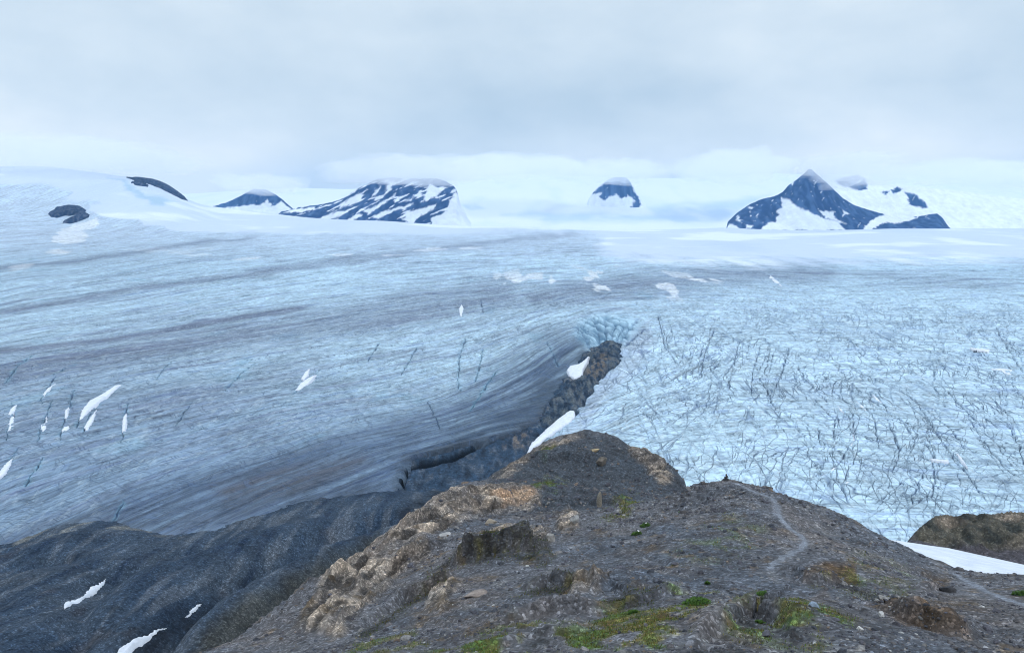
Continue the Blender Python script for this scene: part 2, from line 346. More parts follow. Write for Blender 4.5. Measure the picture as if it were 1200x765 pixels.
    for li_, (pl, wd, teal, ncopy) in enumerate(TRACES):
        hx, hy, _ = hit([p[0] for p in pl], [p[1] for p in pl], gbase0, 400, 4500)
        for k_ in range(ncopy + 1):
            f_ = 0 if k_ == 0 else 1
            ox, oy = f_*rr.uniform(-26, 26), f_*rr.uniform(-45, 45); tw = rr.uniform(-12, 12, len(hx))*f_
            P2 = np.stack([hx + ox + tw, hy + oy + 1.5*tw], 1); n_ = len(P2)
            if k_ and n_ > 3: a_ = rr.randint(0, n_-2); P2 = P2[a_: a_ + rr.randint(2, 4) + 1]
            pad = 14; m_ = (X > P2[:,0].min()-pad) & (X < P2[:,0].max()+pad) & (Y > P2[:,1].min()-pad) & (Y < P2[:,1].max()+pad)
            if not m_.any(): continue
            xx, yy = X[m_], Y[m_]; d_, _, t_ = seg_dist(xx + 1.8*pn(xx/22, yy/22, 70+li_) + .5*pn(xx/6, yy/6, 71), yy + 3*pn(xx/18, yy/18, 72), [tuple(p) for p in P2])
            ww_ = wd*(.55 if k_ else 1)*(.25 + 1.6*np.abs(pn(xx/16, yy/26, 73+li_)))*np.clip(yy/800, .8, 2.5)
            g_ = np.exp(-(d_/ww_)**2)*ss(0,.06,t_)*ss(1,.94,t_)*(.75 if k_ else 1)
            tc[m_] = np.maximum(tc[m_], g_); 
            if teal: tt[m_] = np.maximum(tt[m_], np.exp(-(d_/(ww_*4.5))**2)*ss(0,.06,t_)*ss(1,.94,t_)*teal*.6)
    cr_ = np.maximum(cr_*.55, tc)
    col = mix(col, (.20,.46,.60), np.clip(tt, 0, .8))
    z -= 3.6*cr_*np.clip(Y/900, .7, 2)
    z += ser*(2.5*fbm(X/16, Y/60, 4, 195) - 7*sr)
    col = mix(col, (.065,.10,.20), np.clip(cr_*.5+tc*.42, 0, .85))
    col = mix(col, (.36,.56,.70), ser*.45); col = mix(col, (.05,.13,.22), ser*np.clip(sr, 0, 1)*.9)
    z -= 3*ss(0, .6, blue)
    # channel along the lower left margin of the rock
    chx, chy, _ = hit([472,476,500,530,563,585], [560,543,533,527,517,508], gbase0, 380, 3000)
    keep = (z > z0 - 38) | (pt < 10)
    co = np.stack([X, Y, z], -1).reshape(-1, 3)
    q = grid_quads(nr, nc, pt < 13)
    fv3 = np.stack([S, X, Y], -1).reshape(-1, 3)
    att = np.stack([icel*(1-ser), right, 1-np.clip(dark+brown+rim+dk2, 0, 1)], -1).reshape(-1, 3)
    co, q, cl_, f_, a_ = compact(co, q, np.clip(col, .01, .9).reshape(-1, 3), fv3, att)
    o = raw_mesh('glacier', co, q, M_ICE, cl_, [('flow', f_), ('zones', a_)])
    tag(o, 'vast crevassed blue-white glacier flowing around the dark rock ridge', kind='structure')

def ice_material():
    n = NT('glacier_ice'); col = n.n('Attribute', attribute_name='Col').outputs['Color']
    fl_ = n.n('Attribute', attribute_name='flow').outputs['Vector']; zn = n.n('SeparateXYZ', {0: n.n('Attribute', attribute_name='zones').outputs['Vector']})
    def nz(v, detail=4.0, rough=.6, dist=0.0):
        m = n.n('VectorMath', {0: fl_, 1: v}, operation='MULTIPLY').outputs[0]
        return n.n('TexNoise', {'Vector': m, 'Scale': 1.0, 'Detail': detail, 'Roughness': rough, 'Distortion': dist}).outputs[0]
    a = nz((.10, .011, .008)); b = nz((.30, .035, .02), 5., .65); c = nz((0, .13, .05), 6.0, .75); d = nz((0, .02, .006), 5.0, .6)
    f = n.math('MULTIPLY', n.maprange(a, .33, .67, .66, 1.34), n.maprange(b, .33, .67, .74, 1.26))
    f = n.math('MULTIPLY', f, n.maprange(c, .3, .7, .66, 1.34))
    f = n.math('MULTIPLY', f, n.maprange(d, .3, .7, .88, 1.12))
    f = n.math('ADD', n.math('MULTIPLY', n.math('SUBTRACT', f, 1.0), n.math('ADD', .12, n.math('MULTIPLY', zn.outputs[0], .88))), 1.0)
    dk = n.math('MULTIPLY', n.maprange(n.math('ADD', a, n.math('MULTIPLY', c, .5)), .80, .94, 0., .75), zn.outputs[0])
    cc = n.mixc(dk, n.scalec(col, f), n.n('VectorMath', {0: col, 1: (.42,.45,.62)}, operation='MULTIPLY').outputs[0])
    pos = n.n('NewGeometry').outputs['Position']; px = n.n('SeparateXYZ', {0: pos})
    wob = n.n('TexNoise', {'Vector': pos, 'Scale': .007, 'Detail': 3.0, 'Roughness': .5}); wv = n.n('SeparateColor', {0: wob.outputs['Color']})
    wxx = n.math('ADD', px.outputs[0], n.math('MULTIPLY', wv.outputs[0], 60.)); wyy = n.math('ADD', px.outputs[1], n.math('MULTIPLY', wv.outputs[1], 150.))
    far = n.math('DIVIDE', px.outputs[1], 900.)
    def fam(k, sx, sy, w, lo, off, swap=False):
        cx = n.math('SUBTRACT', wxx, n.math('MULTIPLY', wyy, k))
        if swap: cx = n.math('ADD', wyy, n.math('MULTIPLY', wxx, k))
        v = n.n('CombineXYZ', {0: n.math('DIVIDE', cx, sx), 1: n.math('DIVIDE', wxx if swap else wyy, sy), 2: off})
        t = n.n('TexNoise', {'Vector': v.outputs[0], 'Scale': 1.0, 'Detail': 1.0, 'Roughness': .35}).outputs[0]
        d = n.math('ABSOLUTE', n.math('SUBTRACT', t, .5))
        ln = n.n('MapRange', {0: d, 1: 0., 2: n.math('MULTIPLY', n.math('MAXIMUM', far, .8), w), 3: 1., 4: 0.}).outputs[0]
        v2 = n.n('CombineXYZ', {0: n.math('DIVIDE', cx, sx*1.6), 1: n.math('DIVIDE', wxx if swap else wyy, sy*.55), 2: off + 7.7})
        m = n.n('TexNoise', {'Vector': v2.outputs[0], 'Scale': 1.0, 'Detail': 2.0}).outputs[0]
        return n.math('MULTIPLY', ln, n.maprange(m, lo, lo + .08, 0., 1.))
    def mx(*a_):
        r = a_[0]
        for b_ in a_[1:]: r = n.math('MAXIMUM', r, b_)
        return r
    cr1 = fam(.12, 6., 40., .060, .48, 9., True)
    cr2 = mx(fam(.8, 7., 60., .042, .48, 15.), fam(.35, 5., 30., .060, .48, 21., True))
    crk = n.math('MULTIPLY', n.math('ADD', n.math('MULTIPLY', cr1, zn.outputs[1]), n.math('MULTIPLY', n.math('MULTIPLY', cr2, .9), n.math('SUBTRACT', 1., zn.outputs[1]))), zn.outputs[0])
    crk = n.math('MULTIPLY', crk, n.n('MapRange', {0: px.outputs[1], 1: 1000., 2: 3800., 3: 1., 4: .15}).outputs[0])
    def net(k, sx, sy, w, lo, off, swap=False):
        cx = n.math('SUBTRACT', wxx, n.math('MULTIPLY', wyy, k)); cy_ = n.math('ADD', wyy, n.math('MULTIPLY', wxx, k))
        v = n.n('CombineXYZ', {0: n.math('DIVIDE', cx, sx), 1: n.math('DIVIDE', cy_, sy), 2: off})
        d = n.n('TexVoronoi', {'Vector': v.outputs[0], 'Scale': 1.0, 'Randomness': 1.0}, feature='DISTANCE_TO_EDGE').outputs['Distance']
        m = n.n('TexNoise', {'Vector': pos, 'Scale': .012, 'Detail': 4.0, 'Roughness': .7}).outputs[0]
        m2 = n.n('TexNoise', {'Vector': v.outputs[0], 'Scale': 1.3, 'Detail': 2.0}).outputs[0]
        ww = n.math('MULTIPLY', n.math('MULTIPLY', n.math('MAXIMUM', far, .8), w), n.maprange(m2, .38, .66, .12, 1.7))
        ln = n.n('MapRange', {0: d, 1: 0., 2: ww, 3: 1., 4: 0.}).outputs[0]
        return n.math('MULTIPLY', ln, n.maprange(m, lo, lo + .12, .25, 1.))
    nr_ = mx(net(.35, 24., 260., .022, .40, 1.), net(-.3, 30., 300., .020, .42, 4.), net(.75, 16., 160., .028, .46, 8.))
    nl_ = net(.9, 12., 60., .05, .50, 12.)
    crn = n.math('MULTIPLY', n.math('ADD', n.math('MULTIPLY', nr_, zn.outputs[1]), n.math('MULTIPLY', n.math('MULTIPLY', nl_, .4), n.math('MULTIPLY', zn.outputs[2], n.math('SUBTRACT', 1., zn.outputs[1])))), zn.outputs[0])
    crk = n.math('MAXIMUM', n.math('MULTIPLY', crk, .7), n.math('MULTIPLY', crn, n.n('MapRange', {0: px.outputs[1], 1: 1000., 2: 3200., 3: 1.15, 4: .1}).outputs[0]))
    # small bright facets
    v3 = n.n('TexNoise', {'Vector': n.n('VectorMath', {0: pos, 1: (.16, .05, .1)}, operation='MULTIPLY').outputs[0], 'Scale': 1.0, 'Detail': 5.0, 'Roughness': .7}).outputs[0]
    hl = n.math('MULTIPLY', n.math('MULTIPLY', n.maprange(v3, .53, .70, 0., .7), zn.outputs[0]), zn.outputs[2])
    cc = n.mixc(n.math('MULTIPLY', hl, n.maprange(zn.outputs[1], 0., 1., .45, 1.)), cc, (.74, .86, .93, 1))
    cc = n.mixc(n.math('MULTIPLY', crk, .58, clamp=True), cc, (.10, .17, .32, 1))
    h = n.math('SUBTRACT', n.math('ADD', n.math('MULTIPLY', a, 1.5), n.math('ADD', b, n.math('MULTIPLY', c, 1.0))), n.math('MULTIPLY', crk, 1.0))
    h = n.math('MULTIPLY', h, zn.outputs[0])
    return n.bsdf(cc, .55, h, 4.0, .8, .25)

# ------------------------------------------------------------------ VALLEY (dark slope on the left)
va_pts = [(-250,765,330),(-120,765,320),(0,765,310),(100,765,305),(200,765,295),(300,765,285),(420,765,270),
 (-250,700,430),(-100,700,420),(0,700,405),(100,700,400),(200,700,392),(300,700,385),(420,700,370),(560,700,360),
 (-200,665,500),(0,665,480),(100,660,480),(200,660,480),(300,655,475),(400,655,465),(520,660,450),
 (-150,668,520),(-60,655,540),(0,645,552),(60,624,575),(130,617,588),(200,620,596),(250,613,605),(300,601,618),(350,590,640),(400,584,655),(460,580,668),(520,600,620),(300,625,555),(400,620,560),(500,640,510)]
va_w = []
for u, v, Y in [(-60,655,540),(0,645,552),(60,624,575),(130,617,588),(200,620,596),(250,613,605),(300,601,618),(350,590,640),(400,584,655)]:
    a, q = ray(u, v); va_w.append((float(a), Y*1.10, float(q)-.0))
    va_w[-1] = (float(a), Y*1.12, (float(gbase0(np.array([a*Y*1.12]), np.array([Y*1.12]))[0])-22)/(Y*1.12))
for u, Y in ((480,740),(560,760),(620,760)):
    a = float(ray(u, 560)[0]); va_w.append((a, Y, (float(gbase0(np.array([a*Y]), np.array([Y]))[0])-14)/Y))
va_w += [(-.6,200,-.72),(-.3,200,-.74),(-.05,230,-.72),(.1,380,-.62),(.1,560,-.48)]
vbase = surf_from(va_pts, va_w)
def wl(pts):      # image polyline with distances -> plan polyline
    return [(float(P(u, v, Y)[0]), Y) for u, v, Y in pts]
V_GUL = [(wl([(75,775,300),(110,690,415),(140,665,470),(200,655,490),(260,630,545)]),14,15),
         (wl([(120,790,285),(165,752,318),(215,722,360),(260,690,412),(330,655,480),(420,622,560),(470,600,610)]),24,16),
         (wl([(250,765,290),(330,712,365),(400,680,420),(470,645,500)]),14,12),
         (wl([(-80,700,425),(20,668,475),(90,655,500)]),9,12)]
V_RIB = [(wl([(20,765,310),(150,690,412),(200,668,460),(300,640,520),(420,600,600)]),8,22),(wl([(200,765,300),(300,700,388),(400,655,470),(500,615,560)]),10,18),(wl([(-100,690,440),(0,655,515),(100,635,545),(200,632,560)]),5,20)]
def vfull(x, y, detail=True):
    z = vbase(x, y)
    for pl, h, w in V_GUL:
        d, _, t = seg_dist(x + 4*pn(x/25, y/25, 3), y + 6*pn(x/30, y/30, 4), pl); z = z - h*np.exp(-(d/w)**1.5)*ss(-.05, .1, t)*ss(1.02, .85, t)
    for pl, h, w in V_RIB:
        d, _, t = seg_dist(x, y, pl); z = z + h*np.exp(-(d/w)**2)*ss(0, .15, t)*ss(1, .85, t)
    if detail:
        z = z + 3.0*fbm(x/60, y/60, 5, 201) + 1.0*fbm(x/14, y/14, 4, 211, ridged=True) + (2.6*fbm(x/24, y/150, 5, 217, ridged=True))*(1-.8*ss(430, 560, y))
    return z
def build_valley():
    nc, nr = int(900*QL), int(560*QL)
    A = np.linspace(-1.0, .06, nc); Yr = np.exp(np.linspace(math.log(215), math.log(800), nr))
    X = A[None]*Yr[:, None]; Y = np.broadcast_to(Yr[:, None], X.shape).copy()
    z = vfull(X, Y); zb = vbase(X, Y); U, V = project(X, Y, zb)
    U2 = U + 9*fbm(X/25, Y/25, 4, 231); V2 = V + 6*fbm(X/30, Y/30, 4, 233)
    col = np.broadcast_to(np.array([.036,.055,.085]), U.shape+(3,)).copy()
    n = fbm(X/45, Y/70, 5, 241); m = fbm(X/16, Y/30, 5, 243)
    col = mix(col, (.052,.068,.092), np.clip(n*1.6+.2, 0, .9)); col = mix(col, (.022,.038,.066), np.clip(-n*1.8, 0, .8))
    col = mix(col, (.080,.076,.080), np.clip(m*1.6-.35, 0, .6))
    sk = fbm((X+.02*Y)/9, Y/90, 5, 247); col = mix(col, (.13,.145,.17), np.clip(2.2*sk-.22, 0, .42)); col = mix(col, (.010,.020,.045), np.clip(-1.9*sk-.15, 0, .7))
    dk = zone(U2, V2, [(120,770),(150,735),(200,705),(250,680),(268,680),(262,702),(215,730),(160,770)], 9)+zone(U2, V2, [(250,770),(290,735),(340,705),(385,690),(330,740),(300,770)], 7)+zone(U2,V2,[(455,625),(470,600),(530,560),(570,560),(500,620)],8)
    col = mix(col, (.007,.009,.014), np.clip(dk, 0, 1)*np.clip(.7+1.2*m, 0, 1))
    rimz = ss(18, 6, seg_dist(U2, V2, [(-100,664),(0,641),(60,624),(130,617),(200,620)])[0])*ss(.0, .25, m)
    col = mix(col, (.17,.17,.16), rimz*.8)
    gx = (ss(640, 656, V2+40*0)*0)
    brownrib = zone(U2, V2, [(200,770),(300,705),(380,668),(440,640),(445,650),(340,720),(270,770)], 7)
    col = mix(col, (.05,.045,.030), brownrib*.7)
    co = np.stack([X, Y, z], -1).reshape(-1, 3)
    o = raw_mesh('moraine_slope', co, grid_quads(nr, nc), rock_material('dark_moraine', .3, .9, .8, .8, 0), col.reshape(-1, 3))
    tag(o, 'dark bluish gravel slope with gullies below the glacier margin', kind='structure')

# ------------------------------------------------------------------ NUNATAK (rock ridge in the ice)
CHASM = [(470,575),(472,560),(480,546),(500,540),(530,534),(563,520),(585,508)]
WEDGE_UV = [[(617,531),(622,520),(640,503),(655,490),(668,481),(673,482),(674,488),(668,495),(650,506),(635,518)],[(664,434),(668,429),(678,427),(686,421),(691,416),(688,424),(683,433),(682,441),(674,444),(668,441)]]
WEDGES = []
for _p in WEDGE_UV:
    _x, _y, _z = hit([p[0] for p in _p], [p[1] for p in _p], gbase0, 700, 1700); WEDGES.append(list(zip(_x, _y)))
def nunz(x, y):
    s = pit(x, y); z = gbase0(x, y)
    h = -2 - 3*ss(10, 30, s) - 12*line(*project(x, y, z), CHASM, 5) + (9*fbm(x/35, y/50, 5, 301, ridged=True)*ss(0, 20, s) + 3.0*fbm(x/10, y/16, 4, 311, ridged=True))*(.3+.7*ss(850, 1050, y))
    for pl in WEDGES:
        d = sd(x, y, pl); h = h - (np.maximum(h, 0) + 5)*ss(-7, 0, d)
    return z + h - 34*ss(4, -14, s)
def build_nunatak():
    nc, nr = int(420*QL), int(420*QL)
    A = np.linspace(-.18, .16, nc); Yr = np.exp(np.linspace(math.log(600), math.log(1500), nr))
    X = A[None]*Yr[:, None]; Y = np.broadcast_to(Yr[:, None], X.shape).copy()
    z = nunz(X, Y); U, V = project(X, Y, gbase0(X, Y))
    U2 = U + 8*fbm(X/25, Y/35, 4, 321); V2 = V + 5*fbm(X/30, Y/40, 4, 323)
    n = fbm(X/20, Y/40, 5, 331); m = fbm(X/7, Y/25, 4, 335)
    col = np.broadcast_to(np.array([.028,.052,.090]), U.shape+(3,)).copy()
    col = mix(col, (.10,.11,.125), np.clip(2.4*n+1.4*m, 0, .85)*(.4+.6*ss(850,1050,Y))); col = mix(col, (.17,.18,.20), ss(.18,.4,m+.5*n)*.6*(.25+.75*ss(850,1050,Y)))
    up = zone(U2, V2, [(675,448),(690,412),(712,402),(730,402),(728,425),(690,470),(655,505),(635,500),(650,465)], 6)
    col = mix(col, (.095,.11,.12), up*np.clip(.3+1.9*m, 0, .8)); col = mix(col, (.015,.02,.03), np.clip(-2.2*m-.1, 0, .8)); col = mix(col, (.002,.003,.005), np.clip(2*line(U, V, CHASM, 5), 0, 1))
    col = mix(col, (.15,.12,.095), zone(U2, V2, [(685,440),(700,415),(715,418),(705,440),(690,447)], 4)*np.clip(.4+2*m, 0, .8))
    col = mix(col, (.16,.13,.11), zone(U2, V2, [(590,520),(600,507),(622,507),(615,525)], 4)*np.clip(.2+2*m, 0, .8))
    keep = pit(X, Y) > -16
    co = np.stack([X, Y, z], -1).reshape(-1, 3)
    co, q, cl_ = compact(co, grid_quads(nr, nc, keep), col.reshape(-1, 3))
    o = raw_mesh('rock_ridge', co, q, rock_material('blue_grey_rock', .2, .5, .9, 1.5, 0), cl_)
    tag(o, 'dark rock ridge emerging through the middle of the glacier', kind='structure')

# ------------------------------------------------------------------ RIDGE (foreground)
CREST = [(240,765,80),(300,735,92),(340,715,102),(380,690,115),(440,642,138),(470,620,150),(500,594,160),(530,577,168),(575,563,205),(610,538,218),(650,516,226),(690,506,230),(720,513,226),(740,527,222),(765,534,216),(785,554,203),(803,571,188),(822,568,150),(850,561,130),(880,566,127),(905,576,126),(950,591,123),(1000,612,118),(1035,632,112),(1060,643,108),(1090,656,104),(1120,669,102),(1160,673,97),(1200,675,94),(1300,690,90)]
ra_pts = [(120,800,62),(300,765,72),(400,765,58),(600,765,47),(850,765,41),(1000,765,42),(1200,765,46),(1350,765,48),
 (400,715,88),(500,715,76),(600,700,72),(850,700,60),(1000,700,61),(1200,705,66),(1350,715,60),(440,680,108),(520,680,92),
 (560,650,103),(620,655,92),(700,650,88),(850,650,80),(1000,650,84),(1100,680,85),
 (520,615,132),(580,600,145),(640,585,152),(640,620,120),(700,620,108),(740,600,130),(700,580,165),(760,580,160),(800,600,118),(850,600,103),(900,605,100),(980,625,103),
 (805,580,165),(790,588,150),(830,571,140),(770,590,150),
 (640,560,185),(700,545,200),(760,556,190),(700,525,215),(640,535,208)] + CREST
ra_w = []
for u, v, Y in CREST:
    a, q = ray(u, v); a = float(a); q = float(q)
    right_ = u > 1045
    k1, k2 = (1.10, .035) if not right_ else (1.08, .02)
    ra_w.append((a, Y*k1, q - k2))
    if not right_: ra_w.append((a, Y*1.45, q - .20)); ra_w.append((a, Y*2.4 if Y < 150 else Y*1.9, q-.36))
    else: ra_w.append((a, Y*1.35, q-.10)); ra_w.append((a, Y*2.0, q-.3))
ra_w += [(a, 20., -.74) for a in (-.9,-.3,.3,.9)] + [(a, 8., -.92) for a in (-.9,0,.9)] + [(a, 2.6, -1.15) for a in (-.9,0,.9)] + [(a, 1.2, -1.5) for a in (-.9,0,.9)]
rbase = surf_from(ra_pts, ra_w)
def hp(pts, fn=None, Y0=30, Y1=320):
    x, y, z = hit([p[0] for p in pts], [p[1] for p in pts], fn or rbase, Y0, Y1); return list(zip(x, y))
# ledges: polyline at the foot, height, width of the rear slope
LEDGES = [(hp([(500,672),(540,664),(570,655),(600,648),(630,645),(652,634)]),3.4,12,1.3),
 (hp([(420,742),(450,722),(480,702),(520,683),(545,672)]),1.5,6,1.2),
 (hp([(600,698),(640,692),(680,690),(705,695)]),1.3,6,.8),
 (hp([(700,712),(730,715),(760,708),(790,700),(830,695)]),1.0,7,.8),
 (hp([(942,684),(970,686),(1006,684)]),1.3,5,1.0),(hp([(1018,716),(1050,732),(1085,742),(1130,752)]),1.7,6,1.3),
 (hp([(815,768),(850,745),(880,722),(905,728),(920,760)]),1.4,7,1.2),
 (hp([(565,742),(620,730),(670,722),(700,724)]),1.2,6,.9),(hp([(560,765),(620,752),(680,748)]),.8,5,.9),
 (hp([(628,545),(660,540),(700,548)]),2.2,10,2.5),(hp([(655,600),(690,590),(740,592)]),1.6,10,2.0),
 (hp([(740,536),(765,545),(783,565)]),2.0,8,2.5),(hp([(1080,700),(1100,694),(1118,694)]),.7,4,.8),
 (hp([(390,738),(420,705),(460,672),(500,648),(540,632)]),1.6,9,1.2),(hp([(372,728),(400,690),(440,662),(490,632),(560,604)]),1.5,7,1.0),(hp([(450,650),(500,617),(560,596),(635,592)]),1.5,6,1.0),
 (hp([(500,606),(560,588),(630,584)]),1.4,6,1.0)]
TRAIL = hp([(852,563),(868,566),(885,572),(903,579),(910,588),(912,600),(918,612),(928,622),(940,631),(943,638),(936,644),(922,650),(910,657),(902,666)])
TRAIL2 = hp([(1118,673),(1135,681),(1155,692),(1180,702),(1215,714)])
TANZ = [[(345,742),(373,700),(407,663),(433,647),(467,620),(493,600),(533,577),(600,572),(638,578),(632,590),(600,597),(550,609),(500,632),(505,650),(470,672),(450,700),(425,725),(395,748)],
        [(735,526),(755,522),(772,535),(790,563),(775,566),(755,548)], [(578,563),(595,548),(612,538),(630,532),(622,540),(600,556)], [(617,533),(650,518),(685,509),(680,513),(640,527)],
        [(560,628),(590,618),(625,613),(645,622),(640,634),(600,630)],[(650,600),(665,596),(680,605),(672,622),(655,622)],[(665,690),(700,680),(705,700),(668,705)],[(505,690),(540,678),(520,718),(500,715)]]
BAND = hp([(345,755),(400,705),(440,672),(490,635),(550,607),(635,592)]); BANDL = sum(math.dist(BAND[i], BAND[i+1]) for i in range(len(BAND)-1))
def ridge_masks(X, Y, U, V):
    U2 = U + 7*fbm(X/7, Y/10, 4, 401); V2 = V + 5*fbm(X/8, Y/10, 4, 403)
    tan = np.zeros_like(U)
    for p in TANZ: tan = np.maximum(tan, zone(U2, V2, p, 4))
    return U2, V2, tan
def rfull(x, y, detail=True):
    z = rbase(x, y); U, V = project(x, y, z)
    far = np.clip(y/90, .35, 2.2)
    if not detail: return z
    bump = np.zeros_like(z)
    wx = x + 1.2*fbm(x/5, y/6, 3, 411)*far; wy = y + 1.6*fbm(x/6, y/7, 3, 413)*far
    for pl, h, wb, wf in LEDGES:
        a = np.asarray(pl); R = wb*3
        m = (x > a[:,0].min()-R) & (x < a[:,0].max()+R) & (y > a[:,1].min()-R) & (y < a[:,1].max()+R)
        if not m.any(): continue
        d, s, t = seg_dist(wx[m], wy[m], pl)
        hh = h*(1.+.45*pn(x[m]/6, y[m]/6, 417)+.25*pn(x[m]/2, y[m]/2, 418))*ss(0, .3, t)*ss(1, .72, t)
        bump[m] += np.where(s > 0, hh*np.exp(-np.maximum(d-wf, 0)/wb)*ss(0, wf, d), -.25*hh*np.exp(-d/1.5)*0)
    U2, V2, tan = ridge_masks(x, y, U, V)
    tr = np.minimum(seg_dist(x, y, TRAIL)[0], seg_dist(x, y, TRAIL2)[0]); calm = ss(.5, 2.2, tr)
    crag = zone(U2, V2, [(800,770),(840,728),(880,706),(925,715),(950,770)], 8) + .8*zone(U2, V2, [(560,765),(600,735),(690,722),(720,765)], 8) + zone(U2, V2, [(1015,712),(1060,700),(1110,722),(1140,750),(1080,745)], 6)
    rg = np.clip(tan + crag + .8*ss(.02, .3, fbm(x/22, y/26, 3, 431)), 0, 1)
    z = z + bump*calm + far*(.8*fbm(x/16, y/16, 5, 421) + calm*(.26*fbm(x/2.4, y/2.4, 4, 423) + .25*ss(.0, .35, fbm(x/14, y/9, 3, 429))*fbm(x/6, y/3.5, 4, 433, ridged=True)))
    z = z + calm*far*rg*(1-.6*tan)*(.5*fbm(x/5.5, y/4., 4, 425, ridged=True) - .2)
    bd, bs, bt = seg_dist(wx, wy, BAND); bc = bd*bs; al = bt*BANDL
    st = pn(bc/2.6, al/13., 451) + .35*pn(bc/1.0, al/8., 453)
    z = z + calm*tan*(.75*(1-2*np.abs(st)) + .5*pn(bc/4.5, al/20., 455) + .22*(1-2*np.abs(pn(bc/.9, al/7., 459))))
    # bedding: slabs dipping to the left
    q = (z + .35*x + .12*y + .5*fbm(x/9, y/9, 3, 427))/(1.05*far); fr = q - np.floor(q)
    z = z + calm*rg*(1-.7*tan)*far*.5*(ss(.55, .95, fr) - fr)
    return z
def build_ridge():
    A1 = np.linspace(-.80, .80, int(1450*QL))
    Y1 = 1/np.linspace(1/24., 1/105., int(620*QL)); Y2 = np.exp(np.linspace(math.log(105), math.log(250), int(560*QL)))[1:]
    Y3 = np.exp(np.linspace(math.log(250), math.log(520), 60))[1:]; Y0 = np.exp(np.linspace(math.log(1.2), math.log(24), 60))[:-1]
    Yr = np.r_[Y0, Y1, Y2, Y3]; nr, nc = len(Yr), len(A1)
    X = A1[None]*Yr[:, None]; Y = np.broadcast_to(Yr[:, None], X.shape).copy()
    zb = rbase(X, Y); U, V = project(X, Y, zb); z = rfull(X, Y)
    U2, V2, tan = ridge_masks(X, Y, U, V)
    n = fbm(X/11, Y/14, 5, 501); m = fbm(X/3.2, Y/4, 5, 503); k = fbm(X/30, Y/30, 4, 505); g = fbm(X/1.3, Y/1.6, 4, 507)
    col = np.broadcast_to(np.array([.132,.134,.150]), U.shape+(3,)).copy()
    col = mix(col, (.082,.100,.130), np.clip(.25+1.6*k, 0, .9))
    col = mix(col, (.145,.120,.108), np.clip(1.5*n-.05, 0, .8))
    col = mix(col, (.21,.205,.21), np.clip(2.4*m-.38, 0, .85)); col = mix(col, (.035,.036,.042), np.clip(-2.4*m-.45, 0, .6)); col = mix(col, (.15,.15,.165), np.clip(2.6*g-.5, 0, .5)*1.)
    knob = zone(U2, V2, [(560,600),(575,560),(610,535),(690,500),(760,530),(810,575),(760,590),(690,600)], 8)
    col = mix(col, (.045,.058,.075), knob*.85)
    col = mix(col, (.032,.040,.052), knob*np.clip(1.5*n, 0, .7))
    tanc = mix(np.broadcast_to(np.array([.31,.255,.21]), U.shape+(3,)), (.10,.09,.085), np.clip(.35+1.8*m, 0, 1))
    bx = X + 1.2*fbm(X/5, Y/6, 3, 411)*np.clip(Y/90,.35,2.2); by = Y + 1.6*fbm(X/6, Y/7, 3, 413)*np.clip(Y/90,.35,2.2)
    bd, bs, bt = seg_dist(bx, by, BAND); bc = bd*bs; al = bt*BANDL; st = pn(bc/2.6, al/13., 451) + .35*pn(bc/1.0, al/8., 453)
    lay = pn(bc/3.2, al/18., 457)
    tanc = mix(tanc, (.48,.39,.31), np.clip(2.6*lay+.15, 0, .9)*ss(.35, .12, np.abs(st)))
    tanc = mix(tanc, (.045,.042,.042), ss(.3, .5, np.abs(st))*.8)
    fs = pn(bc/.9, al/7., 459); tanc = mix(tanc, (.07,.063,.06), ss(.18, .4, fs)*.75); tanc = mix(tanc, (.36,.31,.27), ss(-.2, -.4, fs)*.6)
    tanc = mix(tanc, (.15,.14,.14), ss(-.05, -.3, lay)*.5)
    col = mix(col, tanc, tan*np.clip(1.05+1.2*n+.8*m, 0, 1))
    bright = zone(U2, V2, [(575,590),(590,580),(620,577),(632,582),(620,590),(590,596)], 3)
    col = mix(col, (.42,.27,.17), bright*np.clip(.8-1.2*np.abs(g), 0, 1))
    shade_moss = np.clip(zone(U2, V2, [(500,672),(540,655),(560,632),(600,628),(640,632),(650,650),(640,662),(600,655),(560,662)], 5)+.8*zone(U2, V2, [(415,745),(460,715),(520,676),(530,684),(480,712),(430,748)], 4)+.8*zone(U2,V2,[(600,705),(640,685),(680,678),(672,700),(640,702)],5)+zone(U2,V2,[(700,715),(735,700),(775,700),(760,716)],5), 0, 1)
    col = mix(col, (.006,.007,.006), shade_moss*np.clip(.65+1.8*m, 0, .95)); col = mix(col, (.07,.065,.025), shade_moss*np.clip(2*g-.1, 0, .8))  # shade of the crag hollows painted near-black, flecked with dark moss
    brn = np.clip(zone(U2, V2, [(943,683),(948,664),(975,660),(1002,664),(1006,684)], 3)+zone(U2, V2, [(1018,712),(1045,698),(1080,705),(1120,725),(1140,752),(1085,745),(1050,735)], 6)*.85+zone(U2,V2,[(1080,690),(1095,678),(1112,682),(1110,692)],4)+.6*zone(U2,V2,[(950,700),(965,690),(972,700)],4), 0, 1)
    col = mix(col, (.135,.085,.048), brn*np.clip(.75+1.2*m, 0, 1)); col = mix(col, (.030,.022,.014), brn*np.clip(2.2*fbm(X/1.1, Y/2.2, 3, 517), 0, .85))
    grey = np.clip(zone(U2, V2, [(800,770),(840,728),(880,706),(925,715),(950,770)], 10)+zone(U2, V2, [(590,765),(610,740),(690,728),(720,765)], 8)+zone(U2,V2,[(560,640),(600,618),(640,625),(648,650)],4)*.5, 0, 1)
    col = mix(col, (.19,.19,.20), grey*np.clip(.1+2.0*m, 0, .85)); col = mix(col, (.045,.05,.055), grey*np.clip(-2*m, 0, .8))
